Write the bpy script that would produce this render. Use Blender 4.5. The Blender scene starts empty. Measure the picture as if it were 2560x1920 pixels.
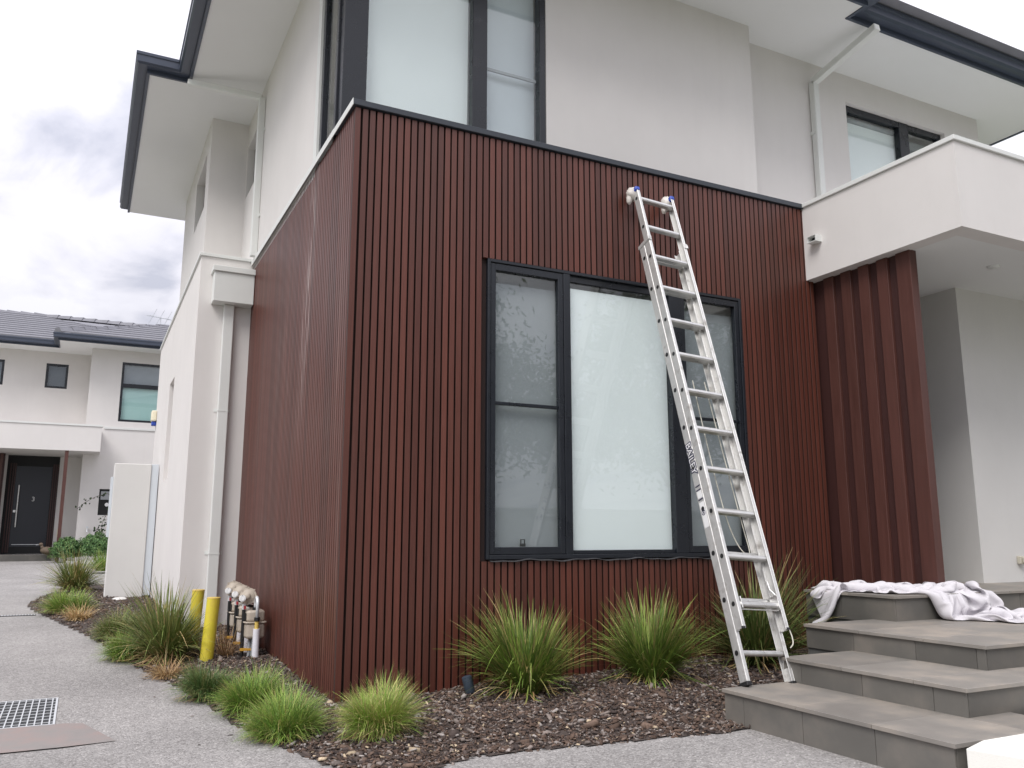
import bpy, math, random
import numpy as np
from mathutils import Vector, Matrix
random.seed(7); RNG = np.random.default_rng(11)
S = bpy.context.scene
COL = S.collection
R = math.radians

# ---------------------------------------------------------------- camera
cam_d = bpy.data.cameras.new('camera'); cam = bpy.data.objects.new('camera', cam_d); COL.objects.link(cam)
yaw, pitch = 0.4670, 0.17878
fw = Vector((math.sin(yaw)*math.cos(pitch), math.cos(yaw)*math.cos(pitch), math.sin(pitch)))
rt = Vector((math.cos(yaw), -math.sin(yaw), 0)); up = rt.cross(fw)
M = Matrix((rt, up, -fw)).transposed().to_4x4(); M.translation = Vector((-1.4473, -5.2644, 1.0398))
cam.matrix_world = M
cam_d.sensor_width = 36; cam_d.lens = 2097.54/2560*36; cam_d.clip_start = .05; cam_d.clip_end = 2000
S.camera = cam

# ---------------------------------------------------------------- sky, sun, exposure
SUN_DIR = Vector((-0.62, -0.50, 0.95)).normalized()          # towards the sun, behind thin cloud
W = bpy.data.worlds.new('World'); S.world = W; W.use_nodes = True
nt = W.node_tree; nt.nodes.clear(); N = nt.nodes.new; LK = nt.links.new
def vmath(op, a=None, b=None):
    n = N('ShaderNodeMath'); n.operation = op
    for i, v in enumerate((a, b)):
        if v is None: continue
        if isinstance(v, (int, float)): n.inputs[i].default_value = v
        else: LK(v, n.inputs[i])
    return n.outputs[0]
tc = N('ShaderNodeTexCoord'); sp = N('ShaderNodeSeparateXYZ'); LK(tc.outputs['Generated'], sp.inputs[0])
zc = vmath('MAXIMUM', vmath('ADD', sp.outputs[2], .10), .10)
cb = N('ShaderNodeCombineXYZ'); LK(vmath('DIVIDE', sp.outputs[0], zc), cb.inputs[0]); LK(vmath('DIVIDE', sp.outputs[1], zc), cb.inputs[1])
mp = N('ShaderNodeMapping'); LK(cb.outputs[0], mp.inputs[0]); mp.inputs['Rotation'].default_value = (0, 0, R(-35)); mp.inputs['Scale'].default_value = (1.5, .8, 1); mp.inputs['Location'].default_value = (5.3, 2.9, 0)
n1 = N('ShaderNodeTexNoise'); n1.inputs['Scale'].default_value = 2.1; n1.inputs['Detail'].default_value = 7; n1.inputs['Roughness'].default_value = .52; n1.inputs['Distortion'].default_value = .35
LK(mp.outputs[0], n1.inputs[0])
rp = N('ShaderNodeValToRGB'); LK(n1.outputs[0], rp.inputs[0])
e = rp.color_ramp.elements; e[0].position = .34; e[0].color = (.42, .427, .495, 1); e[1].position = .60; e[1].color = (.69, .682, .725, 1)
m_ = e.new(.46); m_.color = (.60, .592, .645, 1)
grad = vmath('ADD', .66, vmath('MULTIPLY', vmath('MAXIMUM', sp.outputs[2], 0), 1.32))
mu = N('ShaderNodeMix'); mu.data_type = 'RGBA'; mu.blend_type = 'MULTIPLY'; mu.inputs[0].default_value = 1
gc = N('ShaderNodeCombineXYZ'); [LK(grad, gc.inputs[i]) for i in range(3)]
LK(rp.outputs[0], mu.inputs[6]); LK(gc.outputs[0], mu.inputs[7])
sky = N('ShaderNodeTexSky'); sky.sky_type = 'NISHITA'; sky.sun_disc = False
sky.sun_elevation = math.asin(SUN_DIR.z); sky.sun_rotation = math.atan2(SUN_DIR.x, SUN_DIR.y)
bgs = N('ShaderNodeBackground'); LK(sky.outputs[0], bgs.inputs[0]); bgs.inputs[1].default_value = .08
bgc = N('ShaderNodeBackground'); LK(mu.outputs[2], bgc.inputs[0]); bgc.inputs[1].default_value = 1.0
mxs = N('ShaderNodeMixShader'); mxs.inputs[0].default_value = .93
LK(bgs.outputs[0], mxs.inputs[1]); LK(bgc.outputs[0], mxs.inputs[2])
wo = N('ShaderNodeOutputWorld'); LK(mxs.outputs[0], wo.inputs[0])
sl = bpy.data.lights.new('sun', 'SUN'); sl.energy = 1.5; sl.angle = R(28); sl.color = (1, .97, .93)
so = bpy.data.objects.new('sun', sl); COL.objects.link(so); so.rotation_euler = (-SUN_DIR).to_track_quat('-Z', 'Y').to_euler(); so.location = (-20, -20, 40)
S.view_settings.view_transform = 'Standard'; S.view_settings.look = 'None'; S.view_settings.gamma = 1; S.view_settings.use_curve_mapping = False
S.view_settings.exposure = 0.62
S.render.engine = 'CYCLES'
S.cycles.max_bounces = 8; S.cycles.transparent_max_bounces = 16

# ---------------------------------------------------------------- materials
MATS = {}
def nodemat(name):
    m = bpy.data.materials.new(name); m.use_nodes = True; t = m.node_tree
    return m, t, t.nodes['Principled BSDF']
def pmat(name, col, rough=.6, metal=0., var=.07, vs=3., bump=0., bs=120., spec=.5, rnd=0., stretch=(1, 1, 1), col2=None, mixlo=.45, mixhi=.65, attr=None, rvar=0., streak=0.):
    m, t, b = nodemat(name); n, l = t.nodes.new, t.links.new
    b.inputs['Roughness'].default_value = rough; b.inputs['Metallic'].default_value = metal; b.inputs['Specular IOR Level'].default_value = spec
    g = n('ShaderNodeNewGeometry'); mpn = n('ShaderNodeMapping'); l(g.outputs['Position'], mpn.inputs[0]); mpn.inputs['Scale'].default_value = stretch
    no = n('ShaderNodeTexNoise'); no.inputs['Scale'].default_value = vs; no.inputs['Detail'].default_value = 6; no.inputs['Roughness'].default_value = .6; l(mpn.outputs[0], no.inputs[0])
    base = n('ShaderNodeRGB'); base.outputs[0].default_value = (*col, 1); cur = base.outputs[0]
    if attr:
        a = n('ShaderNodeAttribute'); a.attribute_name = attr; cur = a.outputs['Color']
    if col2:
        mr = n('ShaderNodeMapRange'); l(no.outputs[0], mr.inputs[0]); mr.inputs[1].default_value = mixlo; mr.inputs[2].default_value = mixhi
        mx = n('ShaderNodeMix'); mx.data_type = 'RGBA'; l(mr.outputs[0], mx.inputs[0]); l(cur, mx.inputs[6]); mx.inputs[7].default_value = (*col2, 1); cur = mx.outputs[2]
    mr = n('ShaderNodeMapRange'); l(no.outputs[0], mr.inputs[0]); mr.inputs[1].default_value = .25; mr.inputs[2].default_value = .75; mr.inputs[3].default_value = 1-var; mr.inputs[4].default_value = 1+var
    f = mr.outputs[0]
    if rnd:
        oi = n('ShaderNodeObjectInfo'); r2 = n('ShaderNodeMapRange'); l(oi.outputs['Random'], r2.inputs[0]); r2.inputs[3].default_value = 1-rnd; r2.inputs[4].default_value = 1+rnd
        ml = n('ShaderNodeMath'); ml.operation = 'MULTIPLY'; l(f, ml.inputs[0]); l(r2.outputs[0], ml.inputs[1]); f = ml.outputs[0]
    if streak:                            # faint rain runs
        m2 = n('ShaderNodeMapping'); l(g.outputs['Position'], m2.inputs[0]); m2.inputs['Scale'].default_value = (5, 5, .35)
        n2 = n('ShaderNodeTexNoise'); n2.inputs['Scale'].default_value = 1.6; n2.inputs['Detail'].default_value = 7; n2.inputs['Roughness'].default_value = .65; l(m2.outputs[0], n2.inputs[0])
        r4 = n('ShaderNodeMapRange'); l(n2.outputs[0], r4.inputs[0]); r4.inputs[1].default_value = .50; r4.inputs[2].default_value = .80; r4.inputs[3].default_value = 1; r4.inputs[4].default_value = 1-streak
        ml = n('ShaderNodeMath'); ml.operation = 'MULTIPLY'; l(f, ml.inputs[0]); l(r4.outputs[0], ml.inputs[1]); f = ml.outputs[0]
    cc = n('ShaderNodeCombineXYZ'); [l(f, cc.inputs[i]) for i in range(3)]
    mm = n('ShaderNodeMix'); mm.data_type = 'RGBA'; mm.blend_type = 'MULTIPLY'; mm.inputs[0].default_value = 1; l(cur, mm.inputs[6]); l(cc.outputs[0], mm.inputs[7])
    l(mm.outputs[2], b.inputs['Base Color'])
    if rvar:
        rr = n('ShaderNodeMapRange'); l(no.outputs[0], rr.inputs[0]); rr.inputs[1].default_value = .3; rr.inputs[2].default_value = .7; rr.inputs[3].default_value = rough-rvar; rr.inputs[4].default_value = rough+rvar; l(rr.outputs[0], b.inputs['Roughness'])
    if bump:
        nb = n('ShaderNodeTexNoise'); nb.inputs['Scale'].default_value = bs; nb.inputs['Detail'].default_value = 4; l(g.outputs['Position'], nb.inputs[0])
        bp = n('ShaderNodeBump'); bp.inputs['Strength'].default_value = bump; bp.inputs['Distance'].default_value = .004; l(nb.outputs[0], bp.inputs['Height']); l(bp.outputs[0], b.inputs['Normal'])
    MATS[name] = m; return m

pmat('render', (.70, .674, .656), .85, var=.045, streak=.025, vs=1.1, bump=.35, bs=260, spec=.25)
pmat('render_cool', (.66, .65, .63), .85, var=.045, streak=.025, vs=1.3, bump=.3, bs=260, spec=.25)
pmat('white_pillar', (.80, .79, .74), .8, var=.04, vs=4, bump=.3, bs=200, spec=.25)
pmat('soffit', (.76, .765, .76), .8, var=.02, vs=.8, spec=.2)
pmat('trim_pale', (.70, .71, .69), .45, var=.03, vs=5)
pmat('pale_steel', (.62, .66, .70), .4, var=.03, vs=3)
pmat('charcoal', (.030, .036, .046), .38, var=.10, vs=6, rvar=.08)
pmat('frame_black', (.011, .0135, .019), .30, var=.12, vs=6, rvar=.07)
pmat('gutter', (.050, .062, .092), .35, var=.08, vs=4)
pmat('black', (.008, .008, .009), .7, var=.1)
pmat('backing', (.022, .010, .008), .8, var=.1)
pmat('blind', (.88, .91, .915), .9, var=.02, vs=1.5, spec=.1)
pmat('blind_grey', (.30, .315, .33), .9, var=.03, vs=1.5, spec=.1)
pmat('room_grey', (.26, .265, .27), .9, var=.04, vs=1)
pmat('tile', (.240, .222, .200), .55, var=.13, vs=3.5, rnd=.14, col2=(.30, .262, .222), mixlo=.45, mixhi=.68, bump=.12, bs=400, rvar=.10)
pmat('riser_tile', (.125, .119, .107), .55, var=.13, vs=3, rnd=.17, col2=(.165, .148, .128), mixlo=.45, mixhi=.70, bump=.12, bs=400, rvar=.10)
pmat('grout', (.10, .10, .095), .9, var=.1)
pmat('alu', (.64, .635, .62), .48, metal=.55, var=.14, vs=11, rvar=.10, col2=(.34, .325, .30), mixlo=.56, mixhi=.72)
pmat('alu_bright', (.66, .655, .64), .33, metal=.75, var=.1, vs=20, rvar=.08)
pmat('galv', (.66, .68, .70), .4, metal=.25, var=.08, vs=30)
pmat('yellow', (.66, .56, .045), .5, var=.16, vs=9, col2=(.50, .36, .06), mixlo=.52, mixhi=.75)
pmat('meter_beige', (.46, .40, .33), .5, var=.06, vs=10)
pmat('pvc_white', (.74, .73, .78), .4, var=.05, vs=10)
pmat('pvc_grey', (.33, .34, .355), .45, var=.06, vs=10)
pmat('rubber', (.012, .012, .013), .55, var=.1)
pmat('red_tag', (.35, .03, .04), .5)
pmat('orange', (.62, .33, .04), .5)
pmat('yellow_pipe', (.66, .48, .12), .5)
pmat('sheet', (.62, .60, .625), .9, var=.06, vs=9, spec=.1, col2=(.66, .60, .62), mixlo=.58, mixhi=.78)
pmat('rag', (.66, .62, .58), .95, var=.2, vs=20, spec=.1)
pmat('blue_tape', (.03, .075, .42), .5)
pmat('sill_metal', (.07, .07, .074), .5, var=.3, vs=20)
pmat('rope', (.62, .60, .52), .9, var=.15, vs=60)
pmat('letter_white', (.80, .80, .80), .5)
pmat('letter_navy', (.03, .03, .07), .5)
pmat('spot', (.055, .075, .10), .45, var=.25, vs=25)
pmat('spot_green', (.07, .13, .12), .5, var=.2, vs=25)
pmat('rooftile', (.20, .20, .225), .6, var=.10, vs=7, rnd=.10)
pmat('door_navy', (.010, .013, .022), .35, var=.05)
pmat('porch_red', (.082, .031, .024), .48, var=.22, vs=4, stretch=(10, 10, .5), rnd=.10, rvar=.08)
pmat('dark_red', (.045, .016, .014), .5, var=.1, vs=4, stretch=(8, 8, .6))
pmat('cream', (.80, .74, .56), .5)
pmat('beige_box', (.55, .52, .43), .5)
pmat('bark', (.10, .075, .055), .9, var=.3, vs=9, bump=.5, bs=40)
pmat('duck_brown', (.16, .12, .085), .7, var=.3, vs=30)
pmat('soil', (.060, .045, .038), .95, var=.35, vs=30, bump=.8, bs=90)
pmat('rust_plate', (.265, .242, .230), .8, var=.14, vs=5, col2=(.265, .21, .195), mixlo=.42, mixhi=.66, bump=.2, bs=300)
pmat('pit', (.035, .037, .04), .8)
pmat('lawn', (.10, .12, .05), .9, var=.3, vs=.6)
pmat('chip', (.1, .08, .07), .9, attr='tint', var=.25, vs=60, spec=.2)
pmat('blade', (.1, .15, .05), .5, attr='tint', var=.10, vs=30, spec=.3)
pmat('leaf', (.05, .08, .03), .55, attr='tint', var=.12, vs=20, spec=.3)
MATS['blade'].node_tree.nodes['Principled BSDF'].inputs['Subsurface Weight'].default_value = 0

def glassmat():
    m = bpy.data.materials.new('glass'); m.use_nodes = True; t = m.node_tree; t.nodes.clear(); n, l = t.nodes.new, t.links.new
    o = n('ShaderNodeOutputMaterial'); mx = n('ShaderNodeMixShader'); tr = n('ShaderNodeBsdfTransparent'); gl = n('ShaderNodeBsdfGlossy'); lw = n('ShaderNodeLayerWeight')
    tr.inputs[0].default_value = (.975, .995, .992, 1); gl.inputs['Roughness'].default_value = 0.0; lw.inputs[0].default_value = .5
    p = n('ShaderNodeMath'); p.operation = 'POWER'; l(lw.outputs['Facing'], p.inputs[0]); p.inputs[1].default_value = 4.5
    mr = n('ShaderNodeMapRange'); l(p.outputs[0], mr.inputs[0]); mr.inputs[3].default_value = .058; mr.inputs[4].default_value = .9
    l(mr.outputs[0], mx.inputs[0]); l(tr.outputs[0], mx.inputs[1]); l(gl.outputs[0], mx.inputs[2]); l(mx.outputs[0], o.inputs[0]); MATS['glass'] = m
glassmat()

def cladmat(name, col, worn):
    m, t, b = nodemat(name); n, l = t.nodes.new, t.links.new
    g = n('ShaderNodeNewGeometry'); oi = n('ShaderNodeObjectInfo')
    def noise(scale, st, det=5):
        mp = n('ShaderNodeMapping'); mp.inputs['Scale'].default_value = st; l(g.outputs['Position'], mp.inputs[0])
        x = n('ShaderNodeTexNoise'); x.inputs['Scale'].default_value = scale; x.inputs['Detail'].default_value = det; x.inputs['Roughness'].default_value = .6; l(mp.outputs[0], x.inputs[0]); return x.outputs[0]
    grain = noise(6, (14, 14, .5)); patch = noise(1.2, (1, 1, .8), 3)
    r1 = n('ShaderNodeMapRange'); l(grain, r1.inputs[0]); r1.inputs[1].default_value = .3; r1.inputs[2].default_value = .7; r1.inputs[3].default_value = .82; r1.inputs[4].default_value = 1.15
    r2 = n('ShaderNodeMapRange'); l(oi.outputs['Random'], r2.inputs[0]); r2.inputs[3].default_value = .76; r2.inputs[4].default_value = 1.30
    ml = n('ShaderNodeMath'); ml.operation = 'MULTIPLY'; l(r1.outputs[0], ml.inputs[0]); l(r2.outputs[0], ml.inputs[1])
    mx = n('ShaderNodeMix'); mx.data_type = 'RGBA'; mx.inputs[6].default_value = (*col, 1); mx.inputs[7].default_value = (col[0]*1.18, col[1]*.80, col[2]*.72, 1); l(patch, mx.inputs[0])
    cur = mx.outputs[2]
    if worn:
        st = noise(2.2, (1, 7, .28), 6); rr = n('ShaderNodeMapRange'); l(st, rr.inputs[0]); rr.inputs[1].default_value = .56; rr.inputs[2].default_value = .78; rr.inputs[3].default_value = 0; rr.inputs[4].default_value = .34
        mw = n('ShaderNodeMix'); mw.data_type = 'RGBA'; l(rr.outputs[0], mw.inputs[0]); l(cur, mw.inputs[6]); mw.inputs[7].default_value = (.36, .25, .22, 1); cur = mw.outputs[2]
        sx_ = n('ShaderNodeSeparateXYZ'); l(g.outputs['Position'], sx_.inputs[0])      # chalky run-off streak below the capping
        def mth(op, a, b):
            q = n('ShaderNodeMath'); q.operation = op
            for i, v in enumerate((a, b)):
                if isinstance(v, float): q.inputs[i].default_value = v
                else: l(v, q.inputs[i])
            return q.outputs[0]
        dy_ = mth('ABSOLUTE', mth('SUBTRACT', sx_.outputs[1], mth('ADD', mth('MULTIPLY', sx_.outputs[2], -.10), 1.50)), 0.)
        fy = n('ShaderNodeMapRange'); l(dy_, fy.inputs[0]); fy.inputs[1].default_value = .0; fy.inputs[2].default_value = .20; fy.inputs[3].default_value = 1; fy.inputs[4].default_value = 0
        fz = n('ShaderNodeMapRange'); l(sx_.outputs[2], fz.inputs[0]); fz.inputs[1].default_value = 1.6; fz.inputs[2].default_value = 2.7; fz.inputs[3].default_value = 0; fz.inputs[4].default_value = 1
        fn_ = n('ShaderNodeMapRange'); l(noise(3., (1, 9, .8), 6), fn_.inputs[0]); fn_.inputs[1].default_value = .47; fn_.inputs[2].default_value = .72
        ff = mth('MULTIPLY', mth('MULTIPLY', mth('MULTIPLY', fy.outputs[0], fz.outputs[0]), fn_.outputs[0]), .85)
        m3 = n('ShaderNodeMix'); m3.data_type = 'RGBA'; l(ff, m3.inputs[0]); l(cur, m3.inputs[6]); m3.inputs[7].default_value = (.55, .47, .45, 1); cur = m3.outputs[2]
    cc = n('ShaderNodeCombineXYZ'); [l(ml.outputs[0], cc.inputs[i]) for i in range(3)]
    mm = n('ShaderNodeMix'); mm.data_type = 'RGBA'; mm.blend_type = 'MULTIPLY'; mm.inputs[0].default_value = 1; l(cur, mm.inputs[6]); l(cc.outputs[0], mm.inputs[7]); l(mm.outputs[2], b.inputs['Base Color'])
    b.inputs['Specular IOR Level'].default_value = .28 if worn else .5
    r3 = n('ShaderNodeMapRange'); l(grain, r3.inputs[0]); r3.inputs[3].default_value = .30; r3.inputs[4].default_value = .50; l(r3.outputs[0], b.inputs['Roughness'])
    MATS[name] = m
cladmat('batten', (.086, .031, .021), False)
cladmat('batten_worn', (.092, .036, .026), True)
pmat('gap_shade_left', (.014, .006, .005), .7, var=.2)  # darker gap shade, painted on batten sides of the left face
pmat('gap_shade', (.036, .014, .010), .7, var=.2)  # shade of the gaps put into the front battens' side colour

def aggregate():
    m, t, b = nodemat('aggregate'); n, l = t.nodes.new, t.links.new
    g = n('ShaderNodeNewGeometry')
    vo = n('ShaderNodeTexVoronoi'); vo.inputs['Scale'].default_value = 120; l(g.outputs['Position'], vo.inputs['Vector'])
    vo2 = n('ShaderNodeTexVoronoi'); vo2.inputs['Scale'].default_value = 38; l(g.outputs['Position'], vo2.inputs['Vector'])
    sepc = n('ShaderNodeSeparateColor'); l(vo.outputs['Color'], sepc.inputs[0])
    rp = n('ShaderNodeValToRGB'); l(sepc.outputs[0], rp.inputs[0]); el = rp.color_ramp.elements
    el[0].position = 0; el[0].color = (.215, .20, .192, 1); el[1].position = 1; el[1].color = (.56, .535, .515, 1); k = el.new(.18); k.color = (.32, .305, .295, 1); k = el.new(.80); k.color = (.40, .383, .37, 1)
    s2 = n('ShaderNodeSeparateColor'); l(vo2.outputs['Color'], s2.inputs[0])
    no = n('ShaderNodeTexNoise'); no.inputs['Scale'].default_value = .9; no.inputs['Detail'].default_value = 6; l(g.outputs['Position'], no.inputs[0])
    mr = n('ShaderNodeMapRange'); l(no.outputs[0], mr.inputs[0]); mr.inputs[1].default_value = .3; mr.inputs[2].default_value = .7; mr.inputs[3].default_value = .70; mr.inputs[4].default_value = .94
    m2 = n('ShaderNodeMapRange'); l(s2.outputs[1], m2.inputs[0]); m2.inputs[3].default_value = .90; m2.inputs[4].default_value = 1.08
    ml = n('ShaderNodeMath'); ml.operation = 'MULTIPLY'; l(mr.outputs[0], ml.inputs[0]); l(m2.outputs[0], ml.inputs[1])
    cc = n('ShaderNodeCombineXYZ'); [l(ml.outputs[0], cc.inputs[i]) for i in range(3)]
    mm = n('ShaderNodeMix'); mm.data_type = 'RGBA'; mm.blend_type = 'MULTIPLY'; mm.inputs[0].default_value = 1; l(rp.outputs[0], mm.inputs[6]); l(cc.outputs[0], mm.inputs[7]); l(mm.outputs[2], b.inputs['Base Color'])
    b.inputs['Roughness'].default_value = .75; b.inputs['Specular IOR Level'].default_value = .3
    bp = n('ShaderNodeBump'); bp.inputs['Strength'].default_value = .5; bp.inputs['Distance'].default_value = .004; l(vo.outputs['Distance'], bp.inputs['Height']); bp.invert = True; l(bp.outputs[0], b.inputs['Normal'])
    MATS['aggregate'] = m
aggregate()

# ---------------------------------------------------------------- mesh helpers
class MB:
    def __init__(s): s.v = []; s.f = []
    def add(s, v, f):
        o = len(s.v); s.v += [tuple(p) for p in v]; s.f += [tuple(i+o for i in q) for q in f]; return s
    def box(s, x0, x1, y0, y1, z0, z1):
        return s.add([(x0,y0,z0),(x1,y0,z0),(x1,y1,z0),(x0,y1,z0),(x0,y0,z1),(x1,y0,z1),(x1,y1,z1),(x0,y1,z1)],
                     [(0,3,2,1),(4,5,6,7),(0,1,5,4),(1,2,6,5),(2,3,7,6),(3,0,4,7)])
    def prism(s, pts, axis, a0, a1):      # 2-D outline (counter-clockwise in the two other axes) run along an axis
        n = len(pts); mk = {'x': lambda p, a: (a, p[0], p[1]), 'y': lambda p, a: (p[0], a, p[1]), 'z': lambda p, a: (p[0], p[1], a)}[axis]
        v = [mk(p, a0) for p in pts]+[mk(p, a1) for p in pts]
        f = [tuple(range(n))[::-1], tuple(range(n, 2*n))]+[(i, (i+1) % n, n+(i+1) % n, n+i) for i in range(n)]
        if axis == 'y': f = [q[::-1] for q in f]
        return s.add(v, f)
    def obox(s, c, ax, ay, az):           # box from a centre and three half-vectors
        c, ax, ay, az = map(Vector, (c, ax, ay, az)); v = []
        for k in (-1, 1):
            for (i, j) in ((-1,-1),(1,-1),(1,1),(-1,1)): v.append(c+ax*i+ay*j+az*k)
        return s.add(v, [(0,3,2,1),(4,5,6,7),(0,1,5,4),(1,2,6,5),(2,3,7,6),(3,0,4,7)])
    def beam(s, a, b, w, h, upv=(0, 0, 1)):
        a, b = Vector(a), Vector(b); d = (b-a); L = d.length; d.normalize(); u = Vector(upv); sd = d.cross(u).normalized(); u = sd.cross(d)
        return s.obox((a+b)/2, sd*w/2, u*h/2, d*L/2)
    def tube(s, pts, r, n=10, caps=True):
        pts = [Vector(p) for p in pts]; rs = r if hasattr(r, '__len__') else [r]*len(pts); rings = []; o = len(s.v)
        ref = Vector((0, 0, 1))
        for i, p in enumerate(pts):
            d = (pts[min(i+1, len(pts)-1)]-pts[max(i-1, 0)]).normalized()
            rf = ref if abs(d.dot(ref)) < .95 else Vector((1, 0, 0))
            if i: rf = pu
            a = (rf-d*rf.dot(d)).normalized(); b = d.cross(a); pu = a
            for k in range(n):
                t = 2*math.pi*k/n; s.v.append(tuple(p+(a*math.cos(t)+b*math.sin(t))*rs[i]))
        for i in range(len(pts)-1):
            for k in range(n): s.f.append((o+i*n+k, o+i*n+(k+1) % n, o+(i+1)*n+(k+1) % n, o+(i+1)*n+k))
        if caps: s.f.append(tuple(o+k for k in range(n))[::-1]); s.f.append(tuple(o+(len(pts)-1)*n+k for k in range(n)))
        return s
    def lathe(s, prof, c, d=(0, 0, 1), n=20):   # (radius, height) pairs about an axis
        c, d = Vector(c), Vector(d).normalized(); return s.tube([c+d*h for r, h in prof], [max(r, 1e-4) for r, h in prof], n)
    def build(s, name, mat, parent=None, bevel=0., smooth=False, seg=1):
        me = bpy.data.meshes.new(name); me.from_pydata(s.v, [], s.f); me.materials.append(MATS[mat]); me.update()
        return finish(name, me, parent, bevel, smooth, seg)
def finish(name, me, parent=None, bevel=0., smooth=False, seg=1):
    o = bpy.data.objects.new(name, me); COL.objects.link(o)
    if parent is not None: attach(o, parent)
    if smooth:
        me.shade_smooth() if smooth is True else me.set_sharp_from_angle(angle=R(40))
        if smooth is not True: me.polygons.foreach_set('use_smooth', [True]*len(me.polygons))
    if bevel:
        m = o.modifiers.new('bevel', 'BEVEL'); m.width = bevel; m.segments = seg; m.limit_method = 'ANGLE'; m.angle_limit = R(40)
    return o
def wloc(o):
    p = Vector(o.location)
    while o.parent: o = o.parent; p = p+Vector(o.location)
    return p
def attach(o, parent):                    # meshes are drawn in world coordinates; keep them there under the parent
    o.parent = parent; base = Vector((0, 0, 0)); q = parent
    while q: base += Vector(q['base']) if 'base' in q else Vector((0, 0, 0)); q = q.parent
    o.matrix_parent_inverse = Matrix.Translation(-base) if parent.parent is None else Matrix.Identity(4)
def thing(name, loc, label, cat, group=None):
    o = bpy.data.objects.new(name, None); COL.objects.link(o); o.location = loc; o['base'] = tuple(loc); o.empty_display_size = .1
    return tag(o, label, cat, group)
def tag(o, label, cat, group=None):
    o['label'] = label; o['category'] = cat
    if group: o['group'] = group
    return o
def struct(o, kind='structure'): o['kind'] = kind; return o
def npmesh(name, verts, quads, mat, tint=None):
    me = bpy.data.meshes.new(name); nv, nf, k = len(verts), len(quads), quads.shape[1]
    me.vertices.add(nv); me.vertices.foreach_set('co', verts.astype(np.float32).ravel())
    me.loops.add(nf*k); me.loops.foreach_set('vertex_index', quads.astype(np.int32).ravel())
    me.polygons.add(nf); me.polygons.foreach_set('loop_start', np.arange(0, nf*k, k, dtype=np.int32))
    me.update(calc_edges=True); me.materials.append(MATS[mat])
    if tint is not None:
        a = me.color_attributes.new('tint', 'FLOAT_COLOR', 'POINT'); c4 = np.ones((nv, 4), np.float32); c4[:, :3] = tint; a.data.foreach_set('color', c4.ravel())
    return me

# ---------------------------------------------------------------- ground
def zd(x, y): return -.03+.028*np.clip(x, 0, 4)+.023*np.maximum(0, y)
EDGE = [(-.02,-1.46),(-.22,-1.38),(-.33,-1.10),(-.40,-.80),(-.48,-.41),(-.57,-.02),(-.67,.75),(-.84,1.62),(-.98,2.2),(-1.12,3.2),(-1.33,4.3),(-1.54,5.25),(-1.75,6.2),(-1.94,7.05),(-2.0,7.6),(-1.97,8.3),(-1.85,9.2),(-1.62,10.2),(-1.2,10.7),(-.5,10.8),
        (.05,10.8),(.05,.05),(4.3,.05),(4.3,-.3),(3.55,-.36),(3.55,-.97),(2.85,-.97),(2.85,-1.34),(2.3,-1.34),(2.3,-1.44),(1.84,-1.46),(1.81,-1.75),(1.62,-1.58),(1.3,-1.50),(.975,-1.445),(.6,-1.35),(.35,-1.315),(.12,-1.38)]
EP = np.array(EDGE)
def inside(x, y):
    r = np.zeros(np.shape(x), bool); j = len(EP)-1
    for i in range(len(EP)):
        xi, yi = EP[i]; xj, yj = EP[j]
        c = ((yi > y) != (yj > y)) & (x < (xj-xi)*(y-yi)/(yj-yi+1e-12)+xi); r ^= c; j = i
    return r
FREE = [i for i in range(len(EP)) if i <= 19 or i >= 30]
def edist(x, y):                          # distance to the paved edge of the bed
    d = np.full(np.shape(x), 9.)
    segs = [(i, i+1) for i in range(0, 19)]+[(i, (i+1) % len(EP)) for i in range(30, len(EP))]
    for i, j in segs:
        a, b = EP[i], EP[j]; ab = b-a; t = np.clip(((x-a[0])*ab[0]+(y-a[1])*ab[1])/(ab@ab), 0, 1)
        d = np.minimum(d, np.hypot(x-a[0]-t*ab[0], y-a[1]-t*ab[1]))
    return d
def hump(x, y): return .012*np.sin(5.1*x+1.3*y)*np.sin(4.3*y-2.*x+1)+.006*np.sin(13*x+5*y)*np.sin(11*y-3*x)
def zm(x, y):
    t = np.clip(edist(x, y)/.55, 0, 1); t = t*t*(3-2*t); return zd(x, y)+.006+(.060+hump(x, y))*t
def sheet(name, x0, x1, y0, y1, st, zf, mat, keep=None):
    xs = np.arange(x0, x1+1e-6, st); ys = np.arange(y0, y1+1e-6, st); X, Y = np.meshgrid(xs, ys); Z = zf(X, Y)
    v = np.stack([X, Y, Z], -1).reshape(-1, 3); nx, ny = len(xs), len(ys); I = np.arange(nx*ny).reshape(ny, nx)
    q = np.stack([I[:-1, :-1], I[:-1, 1:], I[1:, 1:], I[1:, :-1]], -1).reshape(-1, 4)
    if keep is not None:
        c = v[q].mean(1); q = q[keep(c[:, 0], c[:, 1])]
    o = finish(name, npmesh(name, v, q, mat), smooth=True); return o
g = MB(); g.add([(-600,-600,-.32),(600,-600,-.32),(600,600,-.32),(-600,600,-.32)], [(0,1,2,3)]); struct(g.build('ground', 'lawn'))
def keepdrive(x, y): return ~((x > -1.80) & (x < -1.55+.165*0) & (y > .42) & (y < 1.12))
struct(sheet('driveway', -9, 10, -9, 19.2, .1, zd, 'aggregate'))
bed = sheet('garden_bed', -2.1, 4.4, -1.6, 10.9, .05, zm, 'soil', lambda x, y: inside(x, y)); struct(bed)

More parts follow.
